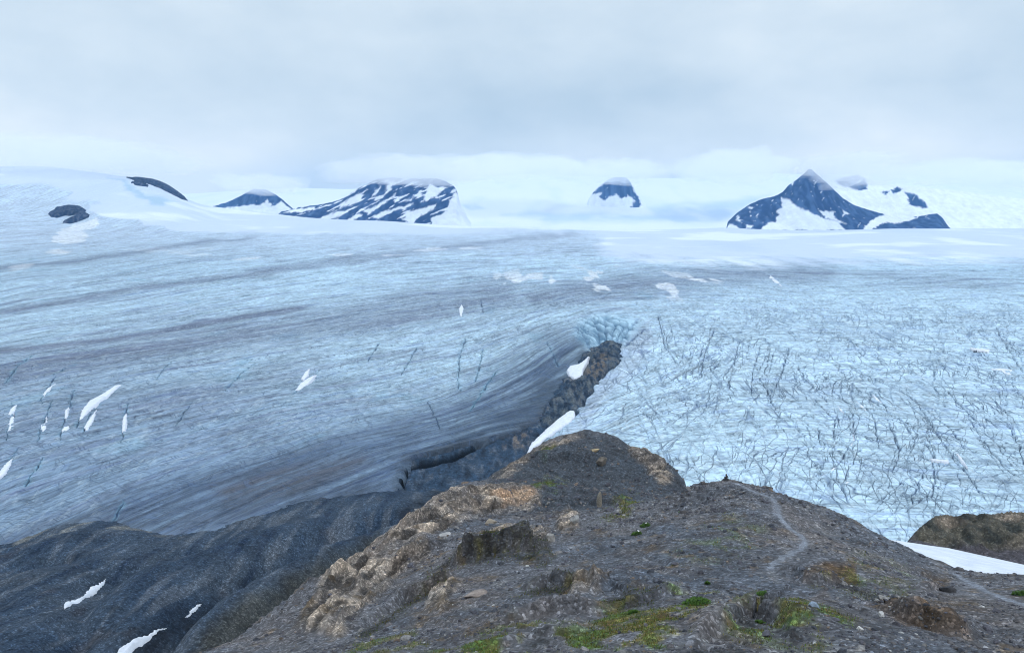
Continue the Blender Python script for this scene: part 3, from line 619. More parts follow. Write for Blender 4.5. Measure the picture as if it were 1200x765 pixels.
    mz = np.clip(zone(U2, V2, [(500,775),(520,752),(600,738),(690,742),(705,720),(760,700),(830,694),(850,705),(815,730),(790,775)], 10)+.7*zone(U2, V2, [(400,775),(430,748),(480,742),(520,760)], 6)
        +.9*zone(U2, V2, [(850,740),(880,700),(960,715),(1000,740),(960,760)], 12)+.8*zone(U2, V2, [(625,575),(640,560),(665,562),(650,580)], 5)+.8*zone(U2, V2, [(700,605),(740,580),(760,585),(730,608)], 5)
        +.4*zone(U2, V2, [(780,660),(850,600),(900,620),(860,660)], 12)+.35*zone(U2,V2,[(950,690),(1010,650),(1080,680),(1060,700)],10)+.8*zone(U2,V2,[(625,535),(640,524),(655,524),(640,540)],4), 0, 1)
    mo = mz*ss(-.10, .14, n*.5+m*.8); moss = np.clip(mo, 0, 1)
    mc = mix(np.broadcast_to(np.array([.095,.115,.025]), U.shape+(3,)), (.17,.14,.035), np.clip(.5+2*g, 0, 1)); mc = mix(mc, (.075,.135,.02), ss(.05,.3,pn(X/3.5, Y/4.5, 521)))
    col = mix(col, mc, moss*.9)
    och = ss(.12, .32, fbm(X/5, Y/6, 4, 531))*ss(560, 640, V)*.6*(1-knob)
    col = mix(col, (.135,.090,.045), och*np.clip(.5+2*g, 0, 1))
    trd = np.minimum(seg_dist(X, Y, TRAIL)[0]+.6*fbm(X/1.0, Y/1.4, 3, 541), seg_dist(X, Y, TRAIL2)[0])
    wid = .34
    trail = trd < wid
    col = mix(col, (.19,.205,.24), ss(wid+.5, wid, trd)*.5)
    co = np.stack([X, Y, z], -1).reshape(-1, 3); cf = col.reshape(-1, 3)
    q = grid_quads(nr, nc); isT = trail[:-1, :-1].ravel()
    mat = rock_material('scree_and_rock', 1.0, 1.0, 1.0, .3)
    c1, q1, k1 = compact(co, q[~isT], cf)
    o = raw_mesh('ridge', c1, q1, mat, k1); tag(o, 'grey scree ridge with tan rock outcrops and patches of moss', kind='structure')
    c2, q2, k2 = compact(co, q[isT], mix(cf, (.19,.205,.24), np.full(len(cf), .8)))
    o = raw_mesh('path', c2, q2, rock_material('trodden_gravel', 1.5, .35, .3, .05), k2); tag(o, 'narrow pale gravel path climbing over the scree ridge', kind='structure')
    return dict(X=X, Y=Y, z=z, U=U, V=V, moss=moss, tan=tan, shade_moss=shade_moss, brn=brn, grey=grey, trd=trd, knob=knob)

# ------------------------------------------------------------------ KNOLL and saddle on the right
kn_pts = [(1045,634,168),(1075,640,170),(1100,645,172),(1150,655,170),(1200,664,166),(1300,680,160),(1120,668,136),(1160,672,134),(1200,674,132),(1300,690,128),(1080,655,140),
 (1072,628,186),(1090,636,184),(1120,642,183),(1150,650,181),(1200,660,176),(1076,622,192),(1085,614,197),(1100,609,201),(1140,605,206),(1170,604,207),(1200,606,206),(1260,610,204),(1350,620,200),
 (1090,628,188),(1120,632,187),(1150,640,184),(1200,644,182)]
kn_w = []
for u, v, Y in [(1040,634,168),(1066,628,186),(1076,622,192),(1100,609,201),(1140,605,206),(1170,604,207),(1200,606,206),(1260,610,204),(1350,620,200)]:
    a, q = ray(u, v); kn_w += [(float(a), Y*1.12, float(q)-.06), (float(a), Y*1.9, float(q)-.3)]
kn_w += [(.50,170,-.50),(.47,190,-.62),(.52,110,-.52),(.75,110,-.52),(.47,130,-.60)]
kn_w += [(.485,168,-.52),(.49,150,-.56),(.485,200,-.56)]
kbase = surf_from(kn_pts, kn_w)
ssurf = surf_from([(1043,631,172),(1100,641,176),(1150,650,174),(1200,661,170),(1280,676,166),(1060,646,140),(1120,672,128),(1200,676,126),(1280,694,124),(1160,660,150)])
sx_, sy_, _ = hit([1043,1075,1110,1150,1200,1280,1280,1200,1160,1120,1090,1060], [630,635,641,650,661,676,694,676,676,676,662,648], ssurf, 90, 260)
SPOLY = list(zip(sx_, sy_))
def kfull(x, y):
    z = kbase(x, y); U, V = project(x, y, z); r = zone(U + 4*fbm(x/8,y/8,3,7), V+3*fbm(x/8,y/8,3,8), [(1070,630),(1078,618),(1100,606),(1200,602),(1400,602),(1400,655),(1200,640),(1140,648),(1110,637),(1090,634)], 5)
    z = z + r*(3.6*fbm(x/9, y/9, 5, 601, ridged=True)-1.6) + .4*fbm(x/10, y/10, 4, 605)
    s = sd(x, y, SPOLY)
    z = np.where(s > -2, np.minimum(z, ssurf(x, y) - .5 + 1.2*ss(0, -2, s)), z)
    return z - 30*ss(.512, .47, x/y)
def build_knoll():
    nc, nr = int(520*QL), int(420*QL)
    A = np.linspace(.44, .95, nc); Yr = np.exp(np.linspace(math.log(108), math.log(420), nr))
    X = A[None]*Yr[:, None]; Y = np.broadcast_to(Yr[:, None], X.shape).copy()
    z = kfull(X, Y); U, V = project(X, Y, kbase(X, Y))
    U2 = U + 6*fbm(X/8, Y/8, 4, 611); V2 = V + 4*fbm(X/8, Y/8, 4, 613); m = fbm(X/4, Y/5, 5, 615); n = fbm(X/12, Y/14, 4, 617)
    col = np.broadcast_to(np.array([.062,.058,.068]), U.shape+(3,)).copy()
    r = zone(U2, V2, [(1070,630),(1078,618),(1100,606),(1200,600),(1400,600),(1400,655),(1200,640),(1140,642),(1110,637),(1090,634)], 4)
    col = mix(col, mix(np.broadcast_to(np.array([.085,.08,.065]), U.shape+(3,)), (.03,.034,.032), np.clip(.4+2.8*m, 0, 1)), r)
    col = mix(col, (.25,.20,.16), zone(U2, V2, [(1095,614),(1110,606),(1200,603),(1250,604),(1240,614),(1140,616)], 4)*np.clip(.2+1.8*n, 0, .8))
    col = mix(col, (.17,.145,.115), zone(U2, V2, [(1175,640),(1190,628),(1210,628),(1210,645)], 4)*.6)
    o = raw_mesh('rocky_knoll', np.stack([X, Y, z], -1).reshape(-1, 3), grid_quads(nr, nc), rock_material('knoll_rock', .6, .7, .8, .3), col.reshape(-1, 3))
    tag(o, 'rounded brown rock knoll behind the large snow patch', kind='structure')

# ------------------------------------------------------------------ SNOW lying in hollows
def snow_material():
    n = NT('old_snow'); pos = n.n('NewGeometry').outputs['Position']
    a = n.n('TexNoise', {'Vector': pos, 'Scale': .25, 'Detail': 9.0, 'Roughness': .7}).outputs[0]; b = n.n('TexNoise', {'Vector': pos, 'Scale': 1.5, 'Detail': 4.0}).outputs[0]
    c = n.mixc(n.maprange(a, .4, .75, 0., 1.), (.74,.77,.84,1), (.52,.57,.66,1))
    return n.bsdf(c, .7, n.math('ADD', a, n.math('MULTIPLY', b, .3)), .3, .5, .2)
def snow_patch(uv, fn, fn0, Y0, Y1, thick, label, group=None, sub=60, edge=3.0, name='snow_patch', sink=.4, cat='snow patch', rag=.3):
    x, y, _ = hit([p[0] for p in uv], [p[1] for p in uv], fn0, Y0, Y1)
    poly = list(zip(x, y)); pad = edge
    gx = np.linspace(x.min()-pad, x.max()+pad, sub); gy = np.linspace(y.min()-pad, y.max()+pad, sub*2)
    X, Y = np.meshgrid(gx, gy); w = edge*rag
    s = sd(X + w*pn(X/edge/1.3, Y/edge/1.3, 3), Y + w*pn(X/edge/1.3, Y/edge/1.3, 4), poly)
    z = fn(X, Y) + thick*(1-np.exp(-np.maximum(s, 0)/edge)) - sink*ss(.2*edge, -.6*edge, s) - .02
    keep = s > -.6*edge
    co, q = compact(np.stack([X, Y, z], -1).reshape(-1, 3), grid_quads(len(gy), len(gx), keep))
    o = raw_mesh(name, co, q, M_SNOW); tag(o, label, cat, group); return o

# ------------------------------------------------------------------ MOUNTAINS
def mountain(label, prof, Yc, Wf, Wb, zb, snows, darks=None, rockc=(.010,.042,.135), seed=0, rel=26, soft=1.0, step=1.0):
    us = np.array([p[0] for p in prof], float); vs = np.array([p[1] for p in prof], float)
    uu = np.arange(us.min(), us.max()+step, step); vv = np.interp(uu, us, vs)
    A, q = ray(uu, vv); nr = 150
    t = np.linspace(-1, 1, nr)
    Yr = np.where(t < 0, Yc + t*Wf, Yc + t*Wb)
    X = A[None]*Yr[:, None]; Y = np.broadcast_to(Yr[:, None], X.shape).copy()
    zc = (q*Yc)[None]; sh = (1-np.abs(t))[:, None]
    n = fbm(X/170 + .3*Y/200, Y/420, 5, seed+700, ridged=True); m = fbm(X/40, Y/90, 4, seed+720)
    z = zb + (zc + 6*m*ss(0,.2,(zc-zb)/200) - zb)*(sh**1.05) + rel*(n-.2)*np.clip(sh*(1-sh)*4, 0, 1)*np.clip((zc-zb)/200, 0, 1)
    U, V = project(X, Y, z)
    U2 = U + 4.5*fbm(X/45, z/40, 5, seed+731, .6); V2 = V + 3.0*fbm(X/45, z/40, 5, seed+741, .6)
    dark = np.ones_like(U) if darks is None else sum(zone(U2, V2, p, soft) for p in darks)
    for p in snows: dark = dark*(1-zone(U2, V2, p, soft))
    sp = fbm(X/22, z/16, 4, seed+751); dark = dark*(1 - ss(.46, .56, sp)*.9)
    if seed == 2: dark = dark*(1 - ss(.17, .25, fbm((V+.42*U)/4.2, (U-.4*V)/26, 4, 761))*.95)
    if seed in (1, 5): dark = dark*(1 - ss(.42, .50, fbm((U+.8*V)/5, (V-.6*U)/16, 4, 763))*.9)
    dark = np.clip(dark, 0, 1)
    rc = mix(np.broadcast_to(np.array(rockc), U.shape+(3,)), (rockc[0]*4.5, rockc[1]*2.4, rockc[2]*1.7), np.clip(.2+2.2*m+1.2*(n-.4), 0, 1))
    col = mix(np.broadcast_to(np.array([.72,.77,.86]), U.shape+(3,)), rc, dark)
    o = raw_mesh('mountain', np.stack([X, Y, z], -1).reshape(-1, 3), grid_quads(nr, len(uu)), rock_material('mountain_rock.%d' % seed, .012, .0, .3, 8, 0, .25), col.reshape(-1, 3))
    tag(o, label, kind='structure'); return o

def build_mountains():
    mountain('dark pyramid peak with a white snow couloir rising beyond the icefield',
        [(838,276),(851,268),(853,260),(862,251),(877,240),(893,233),(907,230),(917,225),(923,218),(933,211),(940,205),(947,198),(951,198),(960,206),(970,215),(985,230),(1000,240),(1025,248),(1060,256),(1085,252),(1098,250),(1104,255),(1112,266),(1125,276)],
        5900, 560, 800, -150,
        [[(915,231),(927,235),(933,243),(947,247),(963,255),(983,260),(990,270),(890,270),(900,261),(908,260),(912,251),(910,247),(917,243)],
         [(960,247),(977,248),(977,253),(990,262),(967,255)],[(987,245),(995,250),(988,253)],[(851,270),(854,262),(862,264),(868,270)],[(862,258),(870,258),(868,260)],[(875,242),(883,243),(880,245)],
         [(1010,270),(1022,257),(1040,250),(1062,248),(1073,256),(1055,262),(1035,261),(1020,270)],[(875,263),(884,264),(880,268),(874,268)]], seed=1)
    mountain('wide dark mountain streaked by slanting snow gullies',
        [(318,256),(330,248),(350,243),(373,240),(392,236),(402,232),(417,222),(430,216),(443,209),(460,208),(480,209),(513,209),(524,213),(531,217),(535,222),(540,240),(552,262)],
        6100, 620, 800, -110,
        [[(398,245),(415,238),(427,230),(424,226),(412,231),(399,239)],[(426,248),(440,241),(455,233),(464,226),(460,232),(445,242),(431,252)],[(436,254),(455,246),(484,238),(480,242),(457,249),(443,256)],
         [(495,234),(500,222),(503,215),(512,219),(524,220),(512,229),(500,236)],[(472,257),(480,248),(498,243),(512,239),(506,246),(492,254),(484,262)],[(330,250),(345,245),(368,243),(372,245),(350,249)],[(372,256),(390,250),(408,246),(402,252),(385,258)],
         [(498,290),(506,256),(514,252),(524,247),(527,236),(534,225),(550,235),(575,290)],[(455,214),(462,211),(458,222),(450,230)],[(440,223),(446,217),(444,224),(436,233)],[(474,236),(484,231),(482,235)],[(405,258),(420,250),(425,252),(412,260)]], seed=2)
    mountain('small dark peak half hidden in cloud at the far left',
        [(236,250),(249,242),(263,238),(273,234),(283,229),(297,221),(312,222),(322,227),(330,233),(345,246),(356,256)], 7200, 400, 600, -120,
        [[(262,243),(280,242),(293,240),(306,240),(314,234),(318,242),(330,236),(356,256),(290,262),(250,262)]], seed=3, rel=18)
    mountain('small dark horn of rock standing above the white snowfield',
        [(684,252),(690,232),(696,224),(703,217),(712,210),(722,207),(735,208),(743,220),(750,232),(755,242),(760,254)], 8300, 130, 500, -120,
        [], darks=[[(692,227),(702,220),(713,210),(720,205),(736,205),(742,222),(748,231),(751,239),(747,246),(740,245),(740,240),(745,236),(736,229),(728,233),(723,228),(715,230),(708,235),(701,231),(705,226)]], seed=4, rel=18)
    mountain('dark rocky shoulder showing through snow beside the pyramid peak',
        [(950,240),(962,222),(975,212),(985,207),(1005,204),(1015,208),(1030,213),(1048,217),(1060,217),(1080,219),(1110,222),(1150,227),(1200,233),(1260,238),(1320,250)], 7000, 700, 800, -190,
        [], darks=[[(977,212),(990,208),(1006,204),(1014,210),(1016,222),(1006,223),(993,219),(984,217)],[(1060,225),(1074,228),(1084,237),(1087,243),(1083,245),(1066,240),(1064,233)],[(1044,223),(1052,219),(1057,222),(1051,226),(1046,226)],[(1033,225),(1042,224),(1040,228)]], seed=5, rel=30)
def build_snowfield():
    pts = [(100,262,6500),(330,262,6500),(600,267,6400),(900,271,6400),(1200,271,6400),(1500,271,6400),(330,258,7500),(600,254,7500),(800,255,7500),(1000,254,7500),(1200,252,7500),(1500,252,7500),
           (230,238,9000),(330,234,9000),(420,234,9000),(540,228,9000),(620,226,9000),(700,228,9000),(800,230,9000),(900,228,9000),(1050,226,9000),(1200,234,9000),(1500,240,9000),
           (230,230,11500),(330,224,11500),(540,212,11500),(620,206,11500),(700,210,11500),(800,212,11500),(900,208,11500),(1050,208,11500),(1200,222,11500),(1500,230,11500),(100,230,11500)]
    f = surf_from(pts, [(a, 14000, -.03) for a in (-.7,-.2,.3,.8)])
    nc, nr = int(700*QL), int(260*QL)
    A = np.linspace(-.62, 1.0, nc); Yr = np.exp(np.linspace(math.log(5700), math.log(13500), nr))
    X = A[None]*Yr[:, None]; Y = np.broadcast_to(Yr[:, None], X.shape).copy()
    z = f(X, Y) + 14*fbm(X/900, Y/1600, 5, 801)*ss(6000, 7500, Y)
    U, V = project(X, Y, z); n = fbm(X/330, Y/900, 5, 811)
    col = np.broadcast_to(np.array([.72,.77,.86]), U.shape+(3,)).copy()
    U2 = U + 12*fbm(X/400, Y/900, 4, 821); V2 = V + 3*fbm(X/300, Y/700, 4, 823)
    gr = np.clip(zone(U2, V2, [(590,252),(620,248),(700,250),(780,252),(820,258),(640,262)], 4)+zone(U2, V2, [(760,244),(800,236),(860,235),(900,228),(880,240),(840,262),(790,262)], 5)+zone(U2,V2,[(540,240),(560,238),(570,244),(550,246)],3)+zone(U2,V2,[(990,230),(1030,236),(1080,250),(1130,250),(1200,252),(1200,266),(1130,262),(1060,250)],5), 0, 1)
    col = mix(col, (.42,.55,.70), np.clip(gr*(.6+n), 0, .9)); col = mix(col, (.62,.71,.80), np.clip(1.5*n-.15, 0, .5))
    o = raw_mesh('snowfield', np.stack([X, Y, z], -1).reshape(-1, 3), grid_quads(nr, nc), rock_material('far_snow', .004, 0, .0, 10, 0, .03), col.reshape(-1, 3))
    tag(o, 'white snowfield rising behind the icefield towards the clouds', kind='structure')

# ------------------------------------------------------------------ THINGS
def plain(name, col, s=6., amp=.35):
    n = NT(name); pos = n.n('NewGeometry').outputs['Position']; a = n.n('TexNoise', {'Vector': pos, 'Scale': s, 'Detail': 7.0, 'Roughness': .65}).outputs[0]
    return n.bsdf(n.scalec(tuple(col), n.maprange(a, .3, .7, 1-amp*1.4, 1+amp*1.4)), .9, a, .08, .7, .15)
def boulder_mesh(rx, ry, rz, seed, n=26, flat=.0):
    th = np.linspace(0, np.pi, n); ph = np.linspace(0, 2*np.pi, 2*n, endpoint=False)
    T, Ph = np.meshgrid(th, ph, indexing='ij'); d = np.stack([np.sin(T)*np.cos(Ph), np.sin(T)*np.sin(Ph), np.cos(T)], -1)
    r = np.random.RandomState(seed); rad = np.full(T.shape, 1.5)
    for i in range(16):                                   # cut by planes: angular stone
        nn = r.normal(size=3); nn /= np.linalg.norm(nn); k = d @ nn; h = r.uniform(.62, .95)
        rad = np.minimum(rad, np.where(k > .05, h/np.maximum(k, .05), 9))
    rad = rad*(1 + .05*fbm(Ph*1.5, T*3, 3, seed)*np.sin(T))
    co = d*rad[..., None]*np.array([rx, ry, rz]); m = 2*n
    i = np.arange(n*m).reshape(n, m); j = np.roll(i, -1, 1)
    q = np.stack([i[:-1], i[1:], j[1:], j[:-1]], -1).reshape(-1, 4)
    return co.reshape(-1, 3), q
def ground(u, v, fn=None, Y0=30, Y1=300):
    fn = fn or rfull
    x, y, z = hit([u], [v], fn, Y0, Y1, 2500); return float(x[0]), float(y[0]), float(fn(x, y)[0])
def boulder(u, v, wpx, hpx, col, seed, label, rot=0., fn=None, group=None, Y0=30, Y1=300):
    x, y, z = ground(u, v, fn, Y0, Y1); w = wpx*y/F; h = hpx*y/F
    co, q = boulder_mesh(w*.58, w*.42, h*.62, seed); c, s = math.cos(rot), math.sin(rot)
    co = np.stack([co[:,0]*c - co[:,2]*s, co[:,1], co[:,0]*s + co[:,2]*c], -1)
    o = raw_mesh('boulder', co, q, plain('stone_%d' % seed, col, 3/max(w, .3)), smooth=False); o.location = (x, y, z + h*.22)
    return tag(o, label, 'boulder', group)
def build_things(R):
    boulder(705, 543, 15, 11, (.13,.115,.10), 11, 'blocky brown boulder perched on the slope of the round knob', .15)
    boulder(1112, 693, 20, 10, (.05,.05,.055), 12, 'dark low boulder beside the brown earth bank below the snow', -.1)
    boulder(1036, 701, 14, 6, (.22,.215,.21), 13, 'flat pale grey boulder above the large brown earth bank')
    boulder(1033, 722, 7, 6, (.42,.42,.42), 14, 'whitish stone resting at the edge of the brown earth bank')
    boulder(1007, 737, 7, 5, (.55,.55,.54), 15, 'small bright white stone alone on dark shale')
    boulder(953, 710, 13, 6, (.20,.25,.32), 16, 'flat blue-grey stone lying among mossy gravel')
    boulder(938, 590, 5, 5, (.05,.05,.055), 17, 'small dark boulder on the skyline right of the cairn')
    boulder(520, 627, 16, 4, (.36,.35,.35), 18, 'flat whitish slab at the foot of the tan strata', .25)
    boulder(560, 697, 26, 6, (.24,.20,.18), 19, 'long pale slab on grey gravel below the dark hollow', .12)
    boulder(697, 528, 11, 3, (.34,.27,.17), 20, 'low yellowish rock near the top of the round knob', .25)
    boulder(645, 634, 10, 14, (.27,.26,.25), 21, 'upright pale rock at the end of the dark hollow')
    boulder(672, 612, 12, 11, (.26,.26,.26), 22, 'grey blocky rock on the lip between hollow and knob')
    boulder(703, 594, 5, 17, (.22,.20,.17), 23, 'thin upright pale rock spike under the round knob')
    boulder(576, 612, 13, 5, (.30,.26,.21), 24, 'flat tan rock on gravel just below the strata')
    boulder(930, 744, 9, 5, (.06,.06,.065), 25, 'dark angular stone below the mossy gravel')
    # cairn
    x, y, z = ground(851, 563); k = y/F
    root = bpy.data.objects.new('cairn', None); C.objects.link(root); root.location = (x, y, z-.05); tag(root, 'small dark stone cairn on top of the shoulder', 'cairn')
    M_c = plain('cairn_stone', (.05,.05,.055), 6); zz = 0
    for i, (w, h, dx) in enumerate([(6.5,2.2,0),(5.2,1.9,.05),(4.2,1.7,-.06),(3.2,1.7,.05),(2.2,2.0,-.02)]):
        co, q = boulder_mesh(w*k*.58, w*k*.5, h*k*.62, 60+i, 14); o = raw_mesh('stone', co, q, M_c, smooth=False, parent=root); o.location = (dx, 0, zz + h*k*.5); zz += h*k*.85
    # green plants
    leafm = NT('plant_leaves'); oi = leafm.n('NewGeometry').outputs['Position']; a = leafm.n('TexNoise', {'Vector': oi, 'Scale': 3.0, 'Detail': 3.0}).outputs[0]
    LM = leafm.bsdf(leafm.mixc(a, (.028,.075,.012,1), (.085,.16,.03,1)), .6)
    fm = NT('white_petals'); FM = fm.bsdf((.8,.8,.8,1), .7)
    def plant(u, v, wpx, hpx, seed, label, fn=None, flowers=0, Y0=30, Y1=300):
        x, y, z = ground(u, v, fn, Y0, Y1); w = wpx*y/F/2; h = max(hpx*y/F*.75, .25); r = np.random.RandomState(seed); n = 900
        a = r.rand(n)*6.283; rr = np.sqrt(r.rand(n)); bx = w*rr*np.cos(a); by = w*.8*rr*np.sin(a)
        lump = .6 + .5*fbm(bx/w*2, by/w*2, 3, seed)
        gz = (fn or rfull)(x+bx, y+by) - z
        bz = gz + h*np.sqrt(np.maximum(1-rr**2, 0))*r.rand(n)**.5*lump
        az = r.rand(n)*6.283; tilt = r.uniform(.2, 1.3, n); L = r.uniform(.09, .2, n)*max(w, .6)**.5; wd = L*.35
        dx, dy, dz = np.cos(az)*np.cos(tilt), np.sin(az)*np.cos(tilt), np.sin(tilt); sx, sy = -np.sin(az), np.cos(az)
        b = np.stack([bx, by, bz], -1); D = np.stack([dx, dy, dz], -1)*L[:, None]; S_ = np.stack([sx, sy, 0*sx], -1)*wd[:, None]
        co = np.stack([b, b+D*.5+S_, b+D, b+D*.5-S_], 1).reshape(-1, 3)
        root = bpy.data.objects.new('alpine_plant', None); C.objects.link(root); root.location = (x, y, z); tag(root, label, 'plant', 'green plants on the scree')
        raw_mesh('foliage', co, np.arange(4*n).reshape(-1, 4), LM, smooth=False, parent=root)
        if flowers:
            i = np.argsort(-bz)[:40][r.permutation(40)[:flowers]]; b = np.stack([bx[i], by[i], bz[i]+.08], -1); s = .09
            c2 = np.stack([b+[-s,-s,0], b+[s,-s,.03], b+[s,s,.05], b+[-s,s,0]], 1).reshape(-1, 3)
            for t in range(flowers): raw_mesh('flower', c2[4*t:4*t+4], np.arange(4).reshape(1, 4), FM, parent=root)
    plant(746, 626, 13, 9, 1, 'leafy green clump with a white bloom left of the larger clump', flowers=2)
    plant(756, 617, 13, 9, 2, 'dense green clump growing below the round knob', flowers=1)
    plant(816, 706, 34, 9, 3, 'wide bright green plant mat at the foot of mossy rocks')
    plant(896, 698, 20, 8, 4, 'round green clump between mossy gravel and scree')
    plant(1196, 697, 20, 12, 5, 'bright green bush beside the path at the edge of the scree')
    plant(799, 601, 9, 5, 6, 'tiny green clump on brown gravel under the shoulder')
    plant(891, 730, 12, 6, 7, 'small green tuft beside the grey lichened crag')
    plant(829, 684, 6, 5, 8, 'small yellow-green tuft above the wide plant mat')
    plant(742, 718, 12, 6, 9, 'low green tuft beside a brown mossy hollow')
    # loose stones (uncountable)
    X, Y, z, U, V = (R[k].ravel() for k in 'X Y z U V'.split()); r = np.random.RandomState(5)
    w = ((U > -40) & (U < 1240) & (V < 800) & (Y > 34) & (Y < 235)).astype(float)*np.clip(.5+1.8*fbm(X/9, Y/11, 3, 901), .06, 2)*(R['trd'].ravel() > .9)*(1-.8*R['moss'].ravel())*(1-.85*R['tan'].ravel())*(1-.5*R['shade_moss'].ravel()); w /= w.sum()
    N = 20000; idx = r.choice(len(w), N, p=w)
    g = (1+5**.5)/2; iv = np.array([(-1,g,0),(1,g,0),(-1,-g,0),(1,-g,0),(0,-1,g),(0,1,g),(0,-1,-g),(0,1,-g),(g,0,-1),(g,0,1),(-g,0,-1),(-g,0,1)], float)/1.9
    ifc = np.array([(0,11,5),(0,5,1),(0,1,7),(0,7,10),(0,10,11),(1,5,9),(5,11,4),(11,10,2),(10,7,6),(7,1,8),(3,9,4),(3,4,2),(3,2,6),(3,6,8),(3,8,9),(4,9,5),(2,4,11),(6,2,10),(8,6,7),(9,8,1)])
    s = np.exp(r.normal(-2.4, .62, N))*np.clip(Y[idx]/85, .6, 1.8); s = np.clip(s, .04, .8)
    v = iv[None]*(1+.3*r.normal(size=(N, 12, 1))*.6)*np.stack([s*r.uniform(.8,1.5,N), s*r.uniform(.6,1.1,N), s*r.uniform(.35,.8,N)], -1)[:, None]
    an = r.rand(N)*6.283; c, si = np.cos(an)[:, None], np.sin(an)[:, None]
    v = np.stack([v[...,0]*c - v[...,1]*si, v[...,0]*si + v[...,1]*c, v[...,2]], -1) + np.stack([X[idx], Y[idx], z[idx]+s*.15], -1)[:, None]
    fc = (ifc[None] + 12*np.arange(N)[:, None, None]).reshape(-1, 3)
    base = np.array([[.07,.07,.085],[.10,.095,.10],[.055,.06,.075],[.17,.165,.165],[.14,.11,.09],[.34,.34,.34]])[r.choice(6, N, p=[.36,.26,.2,.1,.065,.015])]*r.uniform(.7, 1.3, (N, 1))
    o = raw_mesh('stones', v.reshape(-1, 3), fc, rock_material('loose_stones', 2., .3, .3, .03), np.repeat(base, 12, 0), smooth=False)
    tag(o, 'loose grey and brown stones scattered over the scree ridge', kind='stuff')
    # low tufts of moss and grass
    wm = (R['moss'] + .7*R['shade_moss']).ravel()*((U > -40) & (U < 1240) & (V < 800) & (Y < 235)); wm /= wm.sum(); N = 26000; idx = r.choice(len(wm), N, p=wm)
    az = r.rand(N)*6.283; tl = r.uniform(.5, 1.5, N); L = r.uniform(.08, .26, N)*np.clip(Y[idx]/80, .7, 1.7); b = np.stack([X[idx]+r.normal(0,.08,N), Y[idx]+r.normal(0,.08,N), z[idx]-.02], -1)
    D = np.stack([np.cos(az)*np.cos(tl), np.sin(az)*np.cos(tl), np.sin(tl)], -1)*L[:, None]; S_ = np.stack([-np.sin(az), np.cos(az), 0*az], -1)*(L*.3)[:, None]
    co = np.stack([b-S_*.6, b+S_*.6, b+D*.8+S_*.3, b+D-S_*.2], 1).reshape(-1, 3)
    pal = np.array([[.07,.12,.02],[.13,.125,.03],[.17,.125,.035],[.045,.05,.018]])[r.choice(4, N, p=[.35,.3,.15,.2])]; dk = (R['shade_moss'].ravel()[idx] > .5)[:, None]; pal = np.where(dk, pal*.5, pal)*r.uniform(.7,1.3,(N,1))
    o = raw_mesh('grass', co, np.arange(4*N).reshape(-1, 4), rock_material('moss_and_grass', 3., .2, .2, .02), np.repeat(pal, 4, 0), smooth=False)
    tag(o, 'green and ochre moss and short grass between the rocks', kind='stuff')

